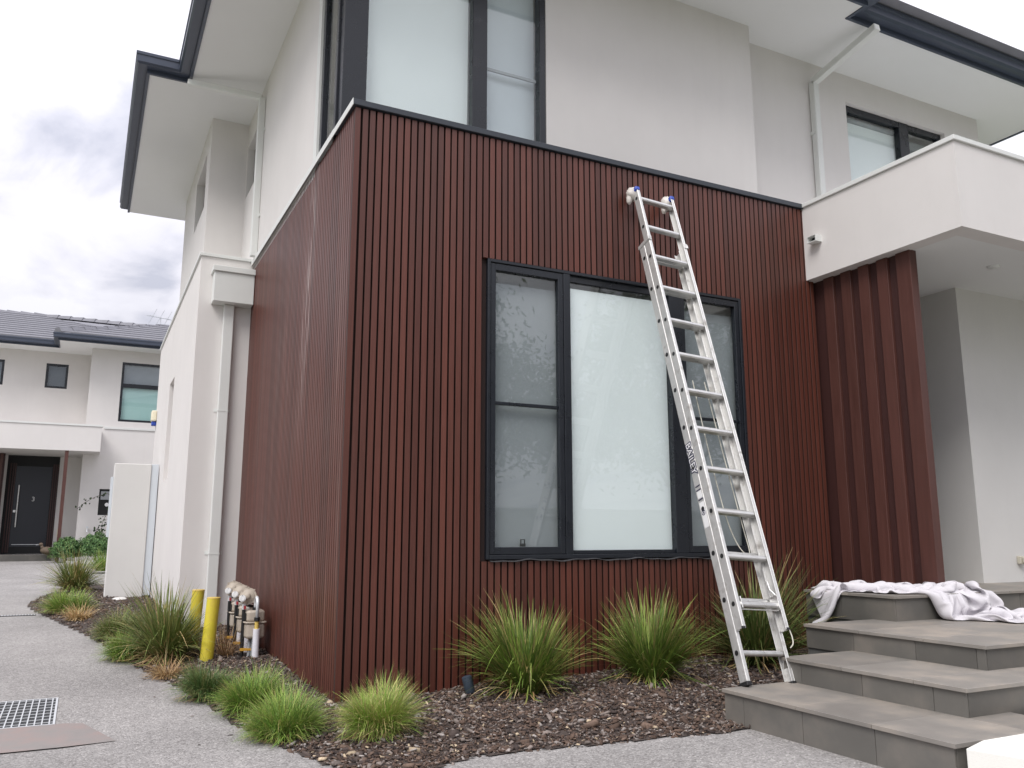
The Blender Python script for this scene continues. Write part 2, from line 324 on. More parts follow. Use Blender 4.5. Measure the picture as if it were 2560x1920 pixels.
# wood chips
def chips(n, xr, yr, size, big=0):
    x = RNG.uniform(*xr, n); y = RNG.uniform(*yr, n); jx = RNG.normal(0, .012, n); jy = RNG.normal(0, .012, n)
    k = inside(x, y); x, y = x[k]+jx[k], y[k]+jy[k]; k = ~((x > 0) & (y > 0)) & (y < 9.8); return x[k], y[k]
parts = [chips(36000, (-.7, 3.6), (-1.6, 0), 1), chips(16000, (-1.3, .0), (-.2, 4), 1), chips(11000, (-2, -.4), (3.8, 9), 1)]
cx = np.concatenate([p[0] for p in parts]); cy = np.concatenate([p[1] for p in parts]); n = len(cx)
# a few strays on the concrete
sx = RNG.uniform(-1.2, 1.9, 260); sy = RNG.uniform(-2.3, 5, 260); k = (~inside(sx, sy)) & (edist(sx, sy) < RNG.uniform(0, .45, 260)**1.2) & (sx < 1.75) & ~((sx > 0) & (sy > -.2))
cx = np.concatenate([cx, sx[k]]); cy = np.concatenate([cy, sy[k]]); ins = inside(cx, cy); N_ = len(cx)
cz = np.where(ins, zm(cx, cy), zd(cx, cy))+np.where(ins, RNG.uniform(-.002, .012, N_), .002)
L = RNG.lognormal(-4.68, .48, N_); Wd = L*RNG.uniform(.16, .62, N_); Hh = L*RNG.uniform(.10, .30, N_)
az = RNG.uniform(0, 6.283, N_); til = RNG.normal(0, .35, N_)*ins; tir = RNG.normal(0, .3, N_)*ins
ax = np.stack([np.cos(az)*np.cos(til), np.sin(az)*np.cos(til), np.sin(til)], -1)
ay = np.stack([-np.sin(az)*np.cos(tir), np.cos(az)*np.cos(tir), np.sin(tir)], -1); an = np.cross(ax, ay)
C = np.stack([cx, cy, cz], -1); vv = []
for (i, j, k2, tp) in [(-1,-1,-1,1),(1,-1,-1,.8),(1,1,-1,.8),(-1,1,-1,1),(-1,-1,1,.8),(1,-1,1,.5),(1,1,1,.55),(-1,1,1,.85)]:
    vv.append(C+ax*(i*L*tp)[:, None]+ay*(j*Wd*tp)[:, None]+an*(k2*Hh)[:, None])
V = np.stack(vv, 1).reshape(-1, 3); Q0 = np.array([(0,3,2,1),(4,5,6,7),(0,1,5,4),(1,2,6,5),(2,3,7,6),(3,0,4,7)])
Q = (np.arange(N_)[:, None, None]*8+Q0[None]).reshape(-1, 4)
pal = np.array([(.088,.060,.047),(.112,.076,.058),(.150,.104,.080),(.078,.060,.053),(.21,.175,.155),(.29,.26,.24),(.046,.036,.033),(.45,.36,.25)])
pc = pal[RNG.choice(8, N_, p=[.19,.20,.15,.14,.14,.07,.085,.025])]*RNG.uniform(.75, 1.3, N_)[:, None]
o = finish('wood_chips', npmesh('wood_chips', V, Q, 'chip', np.repeat(pc, 8, 0))); struct(o, 'stuff'); o['label'] = 'brown and grey bark chip mulch covering the garden bed'

# ---------------------------------------------------------------- the house
house = thing('house', (2, .5, 0), 'pale rendered two storey house with red brown batten clad front box', 'house')
ZS, XL, YU, YR = 6.05, .0, .47, .69
def part(name, mb, mat, parent=None, **k): return mb.build(name, mat, parent or house, **k)
# cladding
WX0, WX1, WZ0, WZ1 = 1.012, 3.378, .8785, 3.015
cl = MB()
cl.box(.031, WX0, .031, .06, -.1, 3.955).box(WX1, 4.3, .031, .06, -.1, 3.955).box(WX0, WX1, .031, .06, -.1, WZ0).box(WX0, WX1, .031, .06, WZ1, 3.955).box(.031, .06, .0602, 3.95, -.1, 3.955)
clad = part('cladding', cl, 'backing')
PW, PITCH = .0384, .0512
def batten_mesh(z0, z1, mat, w=PW, c=.0012):
    m = MB(); m.prism([(0, .03), (0, c), (c, 0), (w-c, 0), (w, c), (w, .03)][::-1], 'z', z0, z1)
    me = bpy.data.meshes.new('batten'); me.from_pydata(m.v, [], m.f); me.materials.append(MATS[mat]); me.materials.append(MATS['gap_shade_left' if mat == 'batten_worn' else 'gap_shade']); me.update()
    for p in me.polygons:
        if abs(p.normal.x) > .9: p.material_index = 1  # side faces take the painted gap shade
    return me
def put(me, name, loc, rz, parent):
    o = bpy.data.objects.new(name, me); COL.objects.link(o); o.parent = parent; o.matrix_parent_inverse = Matrix.Identity(4); o.location = loc; o.rotation_euler = (0, 0, rz); return o
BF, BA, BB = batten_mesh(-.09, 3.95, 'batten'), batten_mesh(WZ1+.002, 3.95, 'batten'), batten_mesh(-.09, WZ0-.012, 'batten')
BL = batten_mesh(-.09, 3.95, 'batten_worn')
for k in range(83):
    x = .0038+PITCH*k if k else 0.
    if x+PW > WX0 and x < WX1:
        put(BA, 'batten', (x, 0, 0), 0, clad); put(BB, 'batten', (x, 0, 0), 0, clad)
    else: put(BF, 'batten', (x, 0, 0), 0, clad)
for k in range(77):                       # left face: turned a quarter, thickness runs in +x
    y = .0038+PITCH*k
    if k == 0: y = .0315
    o = put(BL, 'batten', (0, y+(PW if k else .0125), 0), -math.pi/2, clad)
    if k == 0: o.scale = (.0125/PW, 1, 1)
part('front_capping', MB().box(-.022, 4.155, -.022, YU+.02, 3.957, 4.0), 'charcoal', bevel=.003)
part('side_capping', MB().box(-.026, -.0222, -.022, 3.93, 3.952, 4.001).box(-.026, .10, YU+.021, 3.93, 4.0015, 4.006), 'trim_pale')
# lower walls
lw = MB().box(-.541, .0, 3.955, 5.9, -.2, 4.0)
part('lower_wall', MB().box(-.541, .5, 3.94, 6.25, -.2, 4.0).box(-.541, .5, 6.9, 9.22, -.2, 4.0).box(-.541, .5, 6.25, 6.9, -.2, 1.75).box(-.541, .5, 6.25, 6.9, 3.07, 4.0).box(-.20, .5, 6.25, 6.9, 1.75, 3.07), 'render')
part('parapet_cap', MB().box(-.561, .02, 3.92, 9.24, 4.002, 4.036), 'trim_pale', bevel=.003)
part('inner_wall', MB().box(.061, 8.2, .9, 9.2, -.2, 3.9), 'room_grey')
# upper walls
uw = MB().box(1.77, 4.09, YU, YU+.25, 3.9, ZS)
part('upper_wall', uw, 'render')
uw = MB().box(4.0, 5.654, YR, YR+.25, 3.3, ZS).box(7.285, 7.92, YR, YR+.25, 3.3, ZS).box(5.654, 7.285, YR, YR+.25, 5.728, ZS).box(7.67, 7.92, YR+.25, 8, 3.3, ZS)
part('set_back_wall', uw, 'render')
uw = MB().box(XL, .25, 1.25, 4.25, 3.9, ZS).box(XL, .25, 4.82, 4.85, 3.9, ZS).box(XL, .25, 4.25, 4.82, 3.9, 5.07).box(XL, .25, 4.25, 4.82, 5.73, ZS)
uw.box(-.43, .25, 4.85, 5.20, 3.9, ZS).box(-.43, .25, 6.28, 7.8, 3.9, ZS).box(-.43, .25, 5.20, 6.28, 3.9, 5.03).box(-.43, .25, 5.20, 6.28, 5.74, ZS)
part('side_wall', uw, 'render')
def small_window(y0, y1, z0, z1, x):       # side-wall window set in a reveal
    f = MB(); t = .05
    f.box(x, x+.05, y0, y0+t, z0, z1).box(x, x+.05, y1-t, y1, z0, z1).box(x, x+.05, y0+t, y1-t, z0, z0+t).box(x, x+.05, y0+t, y1-t, z1-t, z1)
    w = part('window', f, 'frame_black'); MB().box(x+.02, x+.026, y0+t, y1-t, z0+t, z1-t).build('pane', 'glass', w); MB().box(x+.08, x+.09, y0, y1, z0, z1).build('blind', 'blind_grey', w)
small_window(4.25, 4.82, 5.07, 5.73, XL+.08); small_window(5.20, 6.28, 5.03, 5.74, -.43+.10)
# corner window
f = MB()
f.box(.02, .206, YU, YU+.10, 3.9, ZS).box(1.09, 1.222, YU+.01, YU+.09, 3.9, ZS).box(1.71, 1.768, YU+.005, YU+.09, 3.9, ZS).box(.206, 1.71, YU+.015, YU+.09, 3.9, 4.03)
f.box(.001, .08, YU+.1005, .62, 3.9, ZS).box(.02, .08, 1.08, 1.14, 3.9, ZS)
cw = part('corner_window', f, 'frame_black', bevel=.004)
MB().box(.206, 1.09, YU+.045, YU+.051, 4.03, ZS).build('pane', 'glass', cw); MB().box(1.222, 1.71, YU+.045, YU+.051, 4.03, ZS).build('pane', 'glass', cw); MB().box(.045, .051, .62, 1.08, 3.9, ZS).build('pane', 'glass', cw)
MB().box(.215, 1.085, YU+.10, YU+.104, 3.95, ZS).build('blind', 'blind', cw); MB().box(1.21, 1.72, YU+.13, YU+.134, 3.95, ZS).build('blind', 'pale_steel', cw)
MB().box(1.222, 1.71, YU+.07, YU+.085, 4.85, 4.872).build('screen_bar', 'pvc_grey', cw)
MB().box(.22, .23, .55, 1.25, 3.9, ZS).build('blind', 'room_grey', cw); MB().box(.14, .19, .72, .80, 4.42, 4.46).build('blind_bracket', 'charcoal', cw)
MB().box(.0, .10, 1.141, 1.249, 3.9, ZS).build('reveal', 'trim_pale', cw)
# window over the balcony
f = MB(); bz0, bz1 = 3.95, 5.726
f.box(5.656, 5.70, .74, .81, bz0, bz1).box(7.24, 7.283, .74, .81, bz0, bz1).box(6.556, 6.71, .735, .81, bz0, bz1).box(5.70, 7.24, .74, .81, bz1-.07, bz1).box(5.70, 7.24, .74, .81, bz0, bz0+.06)
bw = part('balcony_window', f, 'frame_black', bevel=.004)
MB().box(5.70, 6.556, .775, .781, bz0, bz1-.07).build('pane', 'glass', bw); MB().box(6.71, 7.24, .775, .781, bz0, bz1-.07).build('pane', 'glass', bw)
MB().box(5.66, 6.6, .83, .836, bz0, bz1-.10).build('blind', 'blind', bw); MB().box(6.65, 7.28, .86, .866, bz0, bz1-.12).build('blind', 'room_grey', bw)
MB().tube([(5.7, .825, bz1-.11), (6.55, .825, bz1-.11)], .03).build('blind_roll', 'pvc_grey', bw, smooth=True)
# soffit, fascia, gutter, roof
part('soffit', MB().box(-.76, 4.85, -.28, 8.62, ZS, ZS+.02).box(-1.19, -.76, 4.12, 8.62, ZS, ZS+.02).box(4.85, 8.7, -.06, 8.62, ZS, ZS+.02), 'soffit')
EAVE = [(8.70, 8.62), (8.70, -.06), (4.85, -.06), (4.85, -.28), (-.76, -.28), (-.76, 4.12), (-1.19, 4.12), (-1.19, 8.62)]
def offset_line(pts, d):                  # move an open outline outwards (to its left side when walked) by d
    out = []
    for i, p in enumerate(pts):
        p = Vector(p); ds = []
        if i: ds.append((p-Vector(pts[i-1])).normalized())
        if i < len(pts)-1: ds.append((Vector(pts[i+1])-p).normalized())
        ns = [Vector((u.y, -u.x))*-1 for u in ds]; s_ = ns[0]+(ns[1] if len(ns) > 1 and (ns[0]-ns[1]).length > 1e-3 else Vector((0, 0)))
        out.append(p+s_*d)
    return out
def sweep(pts, prof, name, mat, parent):  # profile of (outward, height) pairs swept round the eaves
    rings = [offset_line(pts, o_) for o_, h in prof]; m = MB(); n = len(prof)
    m.v = [(rings[k][i].x, rings[k][i].y, prof[k][1]) for i in range(len(pts)) for k in range(n)]
    m.f = [(i*n+k, (i+1)*n+k, (i+1)*n+(k+1) % n, i*n+(k+1) % n) for i in range(len(pts)-1) for k in range(n)]+[tuple(range(n)), tuple(range((len(pts)-1)*n, len(pts)*n))[::-1]]
    return m.build(name, mat, parent)
def eaves(pts, parent, z):
    s_ = 1 if (offset_line(pts, .1)[1]-Vector(pts[1])).dot(Vector((-1, 0)) if False else Vector((0, 0))) >= 0 else 1
    sweep(pts, [(-.002, z-.012), (.028, z-.012), (.028, z+.17), (-.002, z+.17)], 'fascia', 'gutter', parent)
    g_ = sweep(pts, [(.0285, z+.035), (.12, z+.035), (.140, z+.055), (.140, z+.125), (.150, z+.135), (.150, z+.165), (.140, z+.172), (.128, z+.165), (.128, z+.06), (.0285, z+.05)], 'gutter', 'gutter', parent)
    return g_
OUT = -1
eaves([(x, y) for x, y in EAVE[::-1]], house, ZS) if False else eaves(EAVE, house, ZS)
rf = MB(); zt = ZS+.18
rf.add([(-.80,-.32,zt),(8.74,-.32,zt),(8.74,8.6,zt),(-.80,8.6,zt),(3.2,4.1,zt+1.65),(4.6,4.1,zt+1.65)], [(0,1,5,4),(1,2,5),(2,3,4,5),(3,0,4),(3,2,1,0)])
rf.add([(-1.23,4.08,zt),(-.8,4.08,zt),(2.2,6.3,zt+.9),(-1.23,8.6,zt)], [(0,1,2),(0,2,3)])
part('roof', rf, 'rooftile')
# downpipes
def downpipe(name, pts, w, d, straps, parent=house):
    m = MB()
    for a, b in zip(pts[:-1], pts[1:]): m.beam(a, b, w, d, (0, 1, 0) if abs(Vector(b)[2]-Vector(a)[2]) > .3 and abs(Vector(b)[1]-Vector(a)[1]) < .1 else (0, 0, 1))
    o_ = part(name, m, 'trim_pale', parent, bevel=.006)
    for (x0, x1, y0, y1, z) in straps: MB().box(x0, x1, y0, y1, z, z+.03).build('strap', 'trim_pale', o_)
    return o_
downpipe('downpipe', [(5.135, -.19, 6.17), (5.135, -.19, 5.965), (5.135, .645, 5.80), (5.135, .645, 3.5)], .075, .075, [(5.085, 5.185, .64, .689, 5.2)])
downpipe('downpipe', [(-.80, 3.98, 6.12), (-.80, 3.98, 5.975), (-.037, 3.74, 5.86), (-.037, 3.74, 4.005)], .072, .065, [(-.012, -.0005, 3.66, 3.82, 5.45), (-.012, -.0005, 3.66, 3.82, 4.45)])
rh = part('rain_head', MB().box(-.416, -.005, 3.76, 3.939, 3.475, 3.80).box(-.435, .0, 3.74, 3.9395, 3.8005, 3.862), 'trim_pale', bevel=.004)
dp = part('downpipe', MB().box(-.287, -.182, 3.865, 3.9385, -.05, 3.4745), 'trim_pale', bevel=.008, seg=2)
for z in (2.32, .85): MB().box(-.32, -.15, 3.9325, 3.9392, z, z+.035).box(-.289, -.180, 3.8625, 3.932, z, z+.012).build('strap', 'trim_pale', dp)
# lower window
def lower_window():
    f = MB(); y0, y1 = -.004, .07
    f.box(WX0, 1.036, y0, y1, WZ0, WZ1).box(3.352, WX1, y0, y1, WZ0, WZ1).box(1.036, 3.352, y0, y1, WZ1-.024, WZ1).box(1.036, 3.352, y0, y1, WZ0, WZ0+.03)
    f.box(1.642, 1.70, y0+.002, y1, WZ0+.03, WZ1-.024).box(2.62, 2.735, y0+.002, y1, WZ0+.03, WZ1-.024)
    f.box(1.70, 2.62, .025, y1, 2.94, WZ1-.024).box(1.70, 2.62, .02, y1, WZ0+.03, .935)
    w = part('front_window', f, 'frame_black', bevel=.003)
    for a, b in ((1.038, 1.640), (2.737, 3.350)):
        s_ = MB(); t = .042; z0, z1 = WZ0+.033, WZ1-.027
        s_.box(a, a+t, .004, .05, z0, z1).box(b-t, b, .004, .05, z0, z1).box(a+t, b-t, .004, .05, z1-.052, z1).box(a+t, b-t, .004, .05, z0, z0+.05).box(a+t, b-t, .02, .05, 1.952, 1.976)
        MB.build(s_, 'sash', 'frame_black', w, bevel=.003)
        MB().box(a+t, b-t, .030, .036, z0+.05, z1-.052).build('pane', 'glass', w); MB().box(a, b, .085, .089, z0, z1-.12).build('blind', 'blind_grey', w)
    MB().box(1.70, 2.62, .040, .046, .935, 2.94).build('pane', 'glass', w); MB().box(1.701, 2.619, .058, .061, .936, 2.90).build('blind', 'blind', w)
    MB().box(1.0, 3.4, .14, .15, .8, 3.05).build('dark_backing', 'room_grey', w)
    MB().box(1.30, 1.34, .052, .062, .965, .985).box(1.302, 1.307, .052, .06, .985, 1.01).box(1.331, 1.336, .052, .06, .985, 1.01).box(1.302, 1.336, .052, .06, 1.0101, 1.015).build('latch', 'black', w)
    m = MB(); n_ = 60; pts = []
    for i in range(n_+1):
        x = WX0+.02+(WX1-WX0-.04)*i/n_; z = WZ0-.006-.006*(math.sin(i*.55)+.6*math.sin(i*1.31+1)); pts.append((x, z))
    for (xa, za), (xb, zb) in zip(pts[:-1], pts[1:]): m.add([(xa,-.022,za),(xb,-.022,zb),(xb,.028,zb+.006),(xa,.028,za+.006),(xa,-.022,za-.004),(xb,-.022,zb-.004)], [(0,1,2,3),(4,5,1,0)])
    m.build('sill_flashing', 'sill_metal', w)
lower_window()
# balcony
bx, by, bt, bb = 4.157, -1.511, 3.962, 3.285
part('balcony_parapet', MB().box(bx, bx+.15, by, YR, bb, bt).box(bx+.15, 9.5, by, by+.15, bb, bt), 'render')
part('balcony_capping', MB().box(bx-.018, bx+.168, by-.018, YR-.001, bt+.002, 4.002).box(bx+.168, 9.5, by-.018, by+.168, bt+.002, 4.002), 'trim_pale', bevel=.003)
part('balcony_slab', MB().box(bx+.15, 9.5, by+.15, .9, bb, bb+.12), 'soffit')
sp_ = MB(); x0, x1, y0, y1, z0, z1 = bx-.075, bx+.002, -.205, -.105, 3.585, 3.645
sp_.box(x0, x1, y0, y0+.006, z0, z1).box(x0, x1, y1-.006, y1, z0, z1).box(x0, x1, y0+.006, y1-.006, z0, z0+.006).box(x0, x1, y0+.006, y1-.006, z1-.006, z1)
ov = part('overflow_spout', sp_, 'trim_pale'); MB().box(bx-.02, bx-.001, y0+.006, y1-.006, z0+.006, z1-.006).build('spout_bore', 'black', ov)
part('downlight', MB().lathe([(.045, 0), (.05, .006), (.05, .02)], (5.265, -1.012, 3.272)), 'trim_pale', smooth=True)
# wing wall beside the porch
ww = part('wing_wall', MB().box(4.28, 4.33, -.985, .03, .55, bb), 'dark_red')
for a, b in ((-.209, -.105), (-.398, -.294), (-.584, -.48), (-.771, -.667), (-.986, -.855)):
    MB().box(4.25, 4.2799 if b != -.855 else 4.331, a, b, .55, bb-.002).build('batten', 'porch_red', ww, bevel=.002)
# porch walls
part('porch_wall', MB().box(5.54, 9.5, -.46, .9, .5, bb), 'render_cool')
part('entry_wall', MB().box(4.33, 5.54, .6, .9, .5, bb), 'render_cool'); part('front_door', MB().box(4.5, 5.45, .56, .5995, .64, 2.9), 'door_navy', bevel=.004)

tag(MB().box(6.02, 6.10, -.50, -.461, .79, .86).box(6.035, 6.085, -.53, -.5002, .80, .85).build('wall_outlet', 'beige_box', bevel=.006), 'small beige outdoor outlet box low on the porch wall', 'outlet')
al = thing('alarm_siren', (-.6, 9.1, 2.85), 'cream alarm siren with blue lens on the side wall', 'alarm')
MB().box(-.62, -.5415, 9.0, 9.19, 2.82, 2.99).build('siren_case', 'cream', al, bevel=.02, seg=3); MB().box(-.61, -.5415, 9.03, 9.16, 2.755, 2.819).build('strobe_lens', 'blue_tape', al, bevel=.01)

# ---------------------------------------------------------------- steps
steps = thing('entry_steps', (3, -2, 0), 'grey tiled steps wrapping up to the porch right of the ladder', 'steps')
SX = [1.81, 2.30, 2.87, 3.51]; SZ = [.20, .335, .465, .635]; SN = [-2.83, -2.55, -2.27, -1.20]; SF = [-1.40, -1.36, -.99, -.38]; SXR = [2.63, 9.5, 9.5, 9.5]
for k in range(4):
    x0, z1, yn, yf, xr = SX[k], SZ[k], SN[k], SF[k], SXR[k]; zb = -.1 if k == 0 else SZ[k-1]-.02; t = .02; ov_ = .018; th = .012
    core = MB().box(x0+ov_+th, xr-.02, yn+ov_+th, yf-.012, -.1, z1-t-.0005)
    if k == 3: core.box(4.34, 9.5, yf-.0119, .9, -.1, z1-t-.0005)
    st = part('step', core, 'grout', steps)
    # riser tiles on the two faces
    js = [[yf-.004, -1.556, -1.979, -2.415, yn+ov_], [yf-.004, -1.50, -1.929, -2.356, yn+ov_], [yf-.004, -1.382, -1.824, -2.2, yn+ov_], [yf-.004, -.722, yn+ov_]][k]
    g_ = .0015
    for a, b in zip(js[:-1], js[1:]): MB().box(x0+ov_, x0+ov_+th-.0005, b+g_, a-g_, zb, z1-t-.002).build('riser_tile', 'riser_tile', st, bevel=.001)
    xx = x0+ov_+th
    while xx < min(xr, 6.2)-.03:
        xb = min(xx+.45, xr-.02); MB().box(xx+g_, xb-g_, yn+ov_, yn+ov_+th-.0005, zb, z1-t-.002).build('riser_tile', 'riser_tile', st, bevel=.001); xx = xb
    # far end riser
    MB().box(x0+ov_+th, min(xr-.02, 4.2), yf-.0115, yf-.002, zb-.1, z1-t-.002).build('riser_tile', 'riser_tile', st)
    # treads
    if k == 0: ty = [yf, -1.95, -2.412, yn]; tx = [x0, 2.321, xr]
    elif k < 3: ty = [yf, yf-.45, yf-.9, yn]; tx = [x0, x0+.62, x0+1.24, x0+1.86, x0+2.48, 6.5]
    else: ty = [yf, -.80, yn]; tx = [x0, x0+.62, x0+1.24, x0+1.86, x0+2.48, 6.6]
    for a, b in zip(ty[:-1], ty[1:]):
        for c_, d_ in zip(tx[:-1], tx[1:]):
            MB().box(c_+g_, d_-g_, b+g_, a-g_, z1-t, z1).build('tread_tile', 'tile', st, bevel=.0015)
    if k == 3:
        for c_, d_ in ((4.34, 4.96), (4.96, 5.54)): MB().box(c_+g_, d_-g_, yf+g_, .55, z1-t, z1).build('tread_tile', 'tile', st, bevel=.0015)

# white pillar in the near corner
a0 = Vector((1.80, -2.885)); d1 = Vector((.955, .297)); d2 = Vector((.30, -.954))
pl = MB(); pts = [a0, a0+d2*1.0, a0+d2*1.0+d1*1.5, a0+d1*1.5]
pl.prism([(p.x, p.y) for p in pts], 'z', -.1, .196)
# low white pillar: plan read from the photograph, top below eye height
tag(pl.build('garden_pillar', 'white_pillar', bevel=.004, seg=2), 'low white rendered pillar in front of the lowest step', 'pillar')

# ---------------------------------------------------------------- fence and small wall things on the left
fw_ = thing('fence_wall', (-.9, 7.7, .17), 'pale rendered fence panel with steel infill strip beside the side wall', 'fence')
MB().box(-1.12, -.648, 7.6, 7.95, .05, 2.03).build('wall', 'render_cool', fw_, bevel=.008)
MB().box(-.646, -.552, 7.62, 7.68, .23, 2.032).build('infill_panel', 'pale_steel', fw_, bevel=.003)
MB().box(-1.155, -1.1205, 7.64, 7.72, 1.02, 1.84).build('cover_strip', 'pale_steel', fw_, bevel=.003)
cv = MB(); cv.lathe([(.13, 0), (.125, .025), (.10, .05), (.06, .065), (.001, .07)], (-.93, 7.44, .160), (0, 0, 1), 24)
tag(cv.build('vent_cover', 'render_cool', smooth=True), 'pale half round cover lying at the foot of the fence panel', 'cover')

# ---------------------------------------------------------------- driveway drains
gr = thing('drain_grate', (-1.7, .8, 0), 'galvanised square grid drain grate set in the driveway', 'drain grate')
gx0, gx1, gy0, gy1 = -2.6, -1.50, .41, 1.19
def gz(x, y): return float(zd(np.array(x), np.array(y)))+.006
m = MB(); 
for (xa, xb, ya, yb) in ((gx0, gx1, gy0, gy0+.012), (gx0, gx1, gy1-.012, gy1), (gx1-.012, gx1, gy0+.012, gy1-.012)):
    m.add([(xa,ya,gz(xa,ya)),(xb,ya,gz(xb,ya)),(xb,yb,gz(xb,yb)),(xa,yb,gz(xa,yb)),(xa,ya,-.03),(xb,ya,-.03),(xb,yb,-.03),(xa,yb,-.03)], [(0,1,2,3),(4,5,1,0),(5,6,2,1),(6,7,3,2),(7,4,0,3)])
m.build('frame', 'galv', gr)
m = MB(); m.add([(gx0,gy0,gz(0,gy0)-.002),(gx1,gy0,gz(0,gy0)-.002),(gx1,gy1,gz(0,gy1)-.002),(gx0,gy1,gz(0,gy1)-.002)], [(0,1,2,3)]); m.build('pit', 'pit', gr)
nb_ = 29
for i in range(nb_):
    x = gx1-.03-i*.0372
    m = MB(); m.add([(x-.0035,gy0+.012,gz(0,gy0)+.002),(x+.0035,gy0+.012,gz(0,gy0)+.002),(x+.0035,gy1-.012,gz(0,gy1)+.002),(x-.0035,gy1-.012,gz(0,gy1)+.002),(x-.0035,gy0+.012,gz(0,gy0)-.0015),(x+.0035,gy0+.012,gz(0,gy0)-.0015),(x+.0035,gy1-.012,gz(0,gy1)-.0015),(x-.0035,gy1-.012,gz(0,gy1)-.0015)], [(0,1,2,3),(4,5,1,0),(5,6,2,1),(6,7,3,2),(7,4,0,3)]); m.build('bar', 'galv', gr)
for i in range(9):
    y = gy0+.012+(i+.5)*(gy1-gy0-.024)/9; m = MB(); z = gz(0, y); m.box(gx0, gx1-.012, y-.004, y+.004, z-.0005, z+.0012); m.build('cross_bar', 'galv', gr)
m = MB(); m.add([(-2.6,-.17,gz(0,-.17)+.001),(-1.46,-.17,gz(0,-.17)+.001),(-1.20,-.125,gz(0,0)-.003),(-1.36,.36,gz(0,.36)+.002),(-1.46,.39,gz(0,.4)+.002),(-2.6,.40,gz(0,.40)+.002)], [(0,1,2,3,4,5)])
tag(m.build('steel_plate', 'rust_plate'), 'flat pinkish grey cover strip on the driveway below the grate', 'plate')
sd = thing('strip_drain', (-2.2, 6.4, .11), 'narrow slotted strip drain crossing the far driveway', 'strip drain')
m = MB().box(-3.6, -1.86, 6.34, 6.44, .05, .122); m.build('channel', 'pit', sd)
for i in range(58): MB().box(-3.59+i*.03, -3.578+i*.03, 6.345, 6.435, .1225, .127).build('slat', 'galv', sd)

# ---------------------------------------------------------------- bollards, gas meters, lights
for (x, y, zt_, lb) in ((-.502, 1.98, .545, 'near yellow painted steel bollard among grasses by gas meters'), (-.542, 2.64, .57, 'far yellow bollard half hidden behind the big tussock')):
    b_ = thing('bollard', (x, y, .03), lb, 'bollard', 'yellow bollards')
    m = MB(); m.lathe([(.051, 0), (.051, zt_+.05)], (x, y, -.05), n=24); m.v = [(a+(.035*(c/zt_) if c > 0 else 0), b, c) for a, b, c in m.v]; m.build('post', 'yellow', b_, smooth='a')
    m = MB(); m.lathe([(.0525, 0), (.0525, .006), (.046, .010), (.001, .011)], (x+.035, y, zt_), n=24); m.build('cap', 'yellow_pipe', b_, smooth='a')

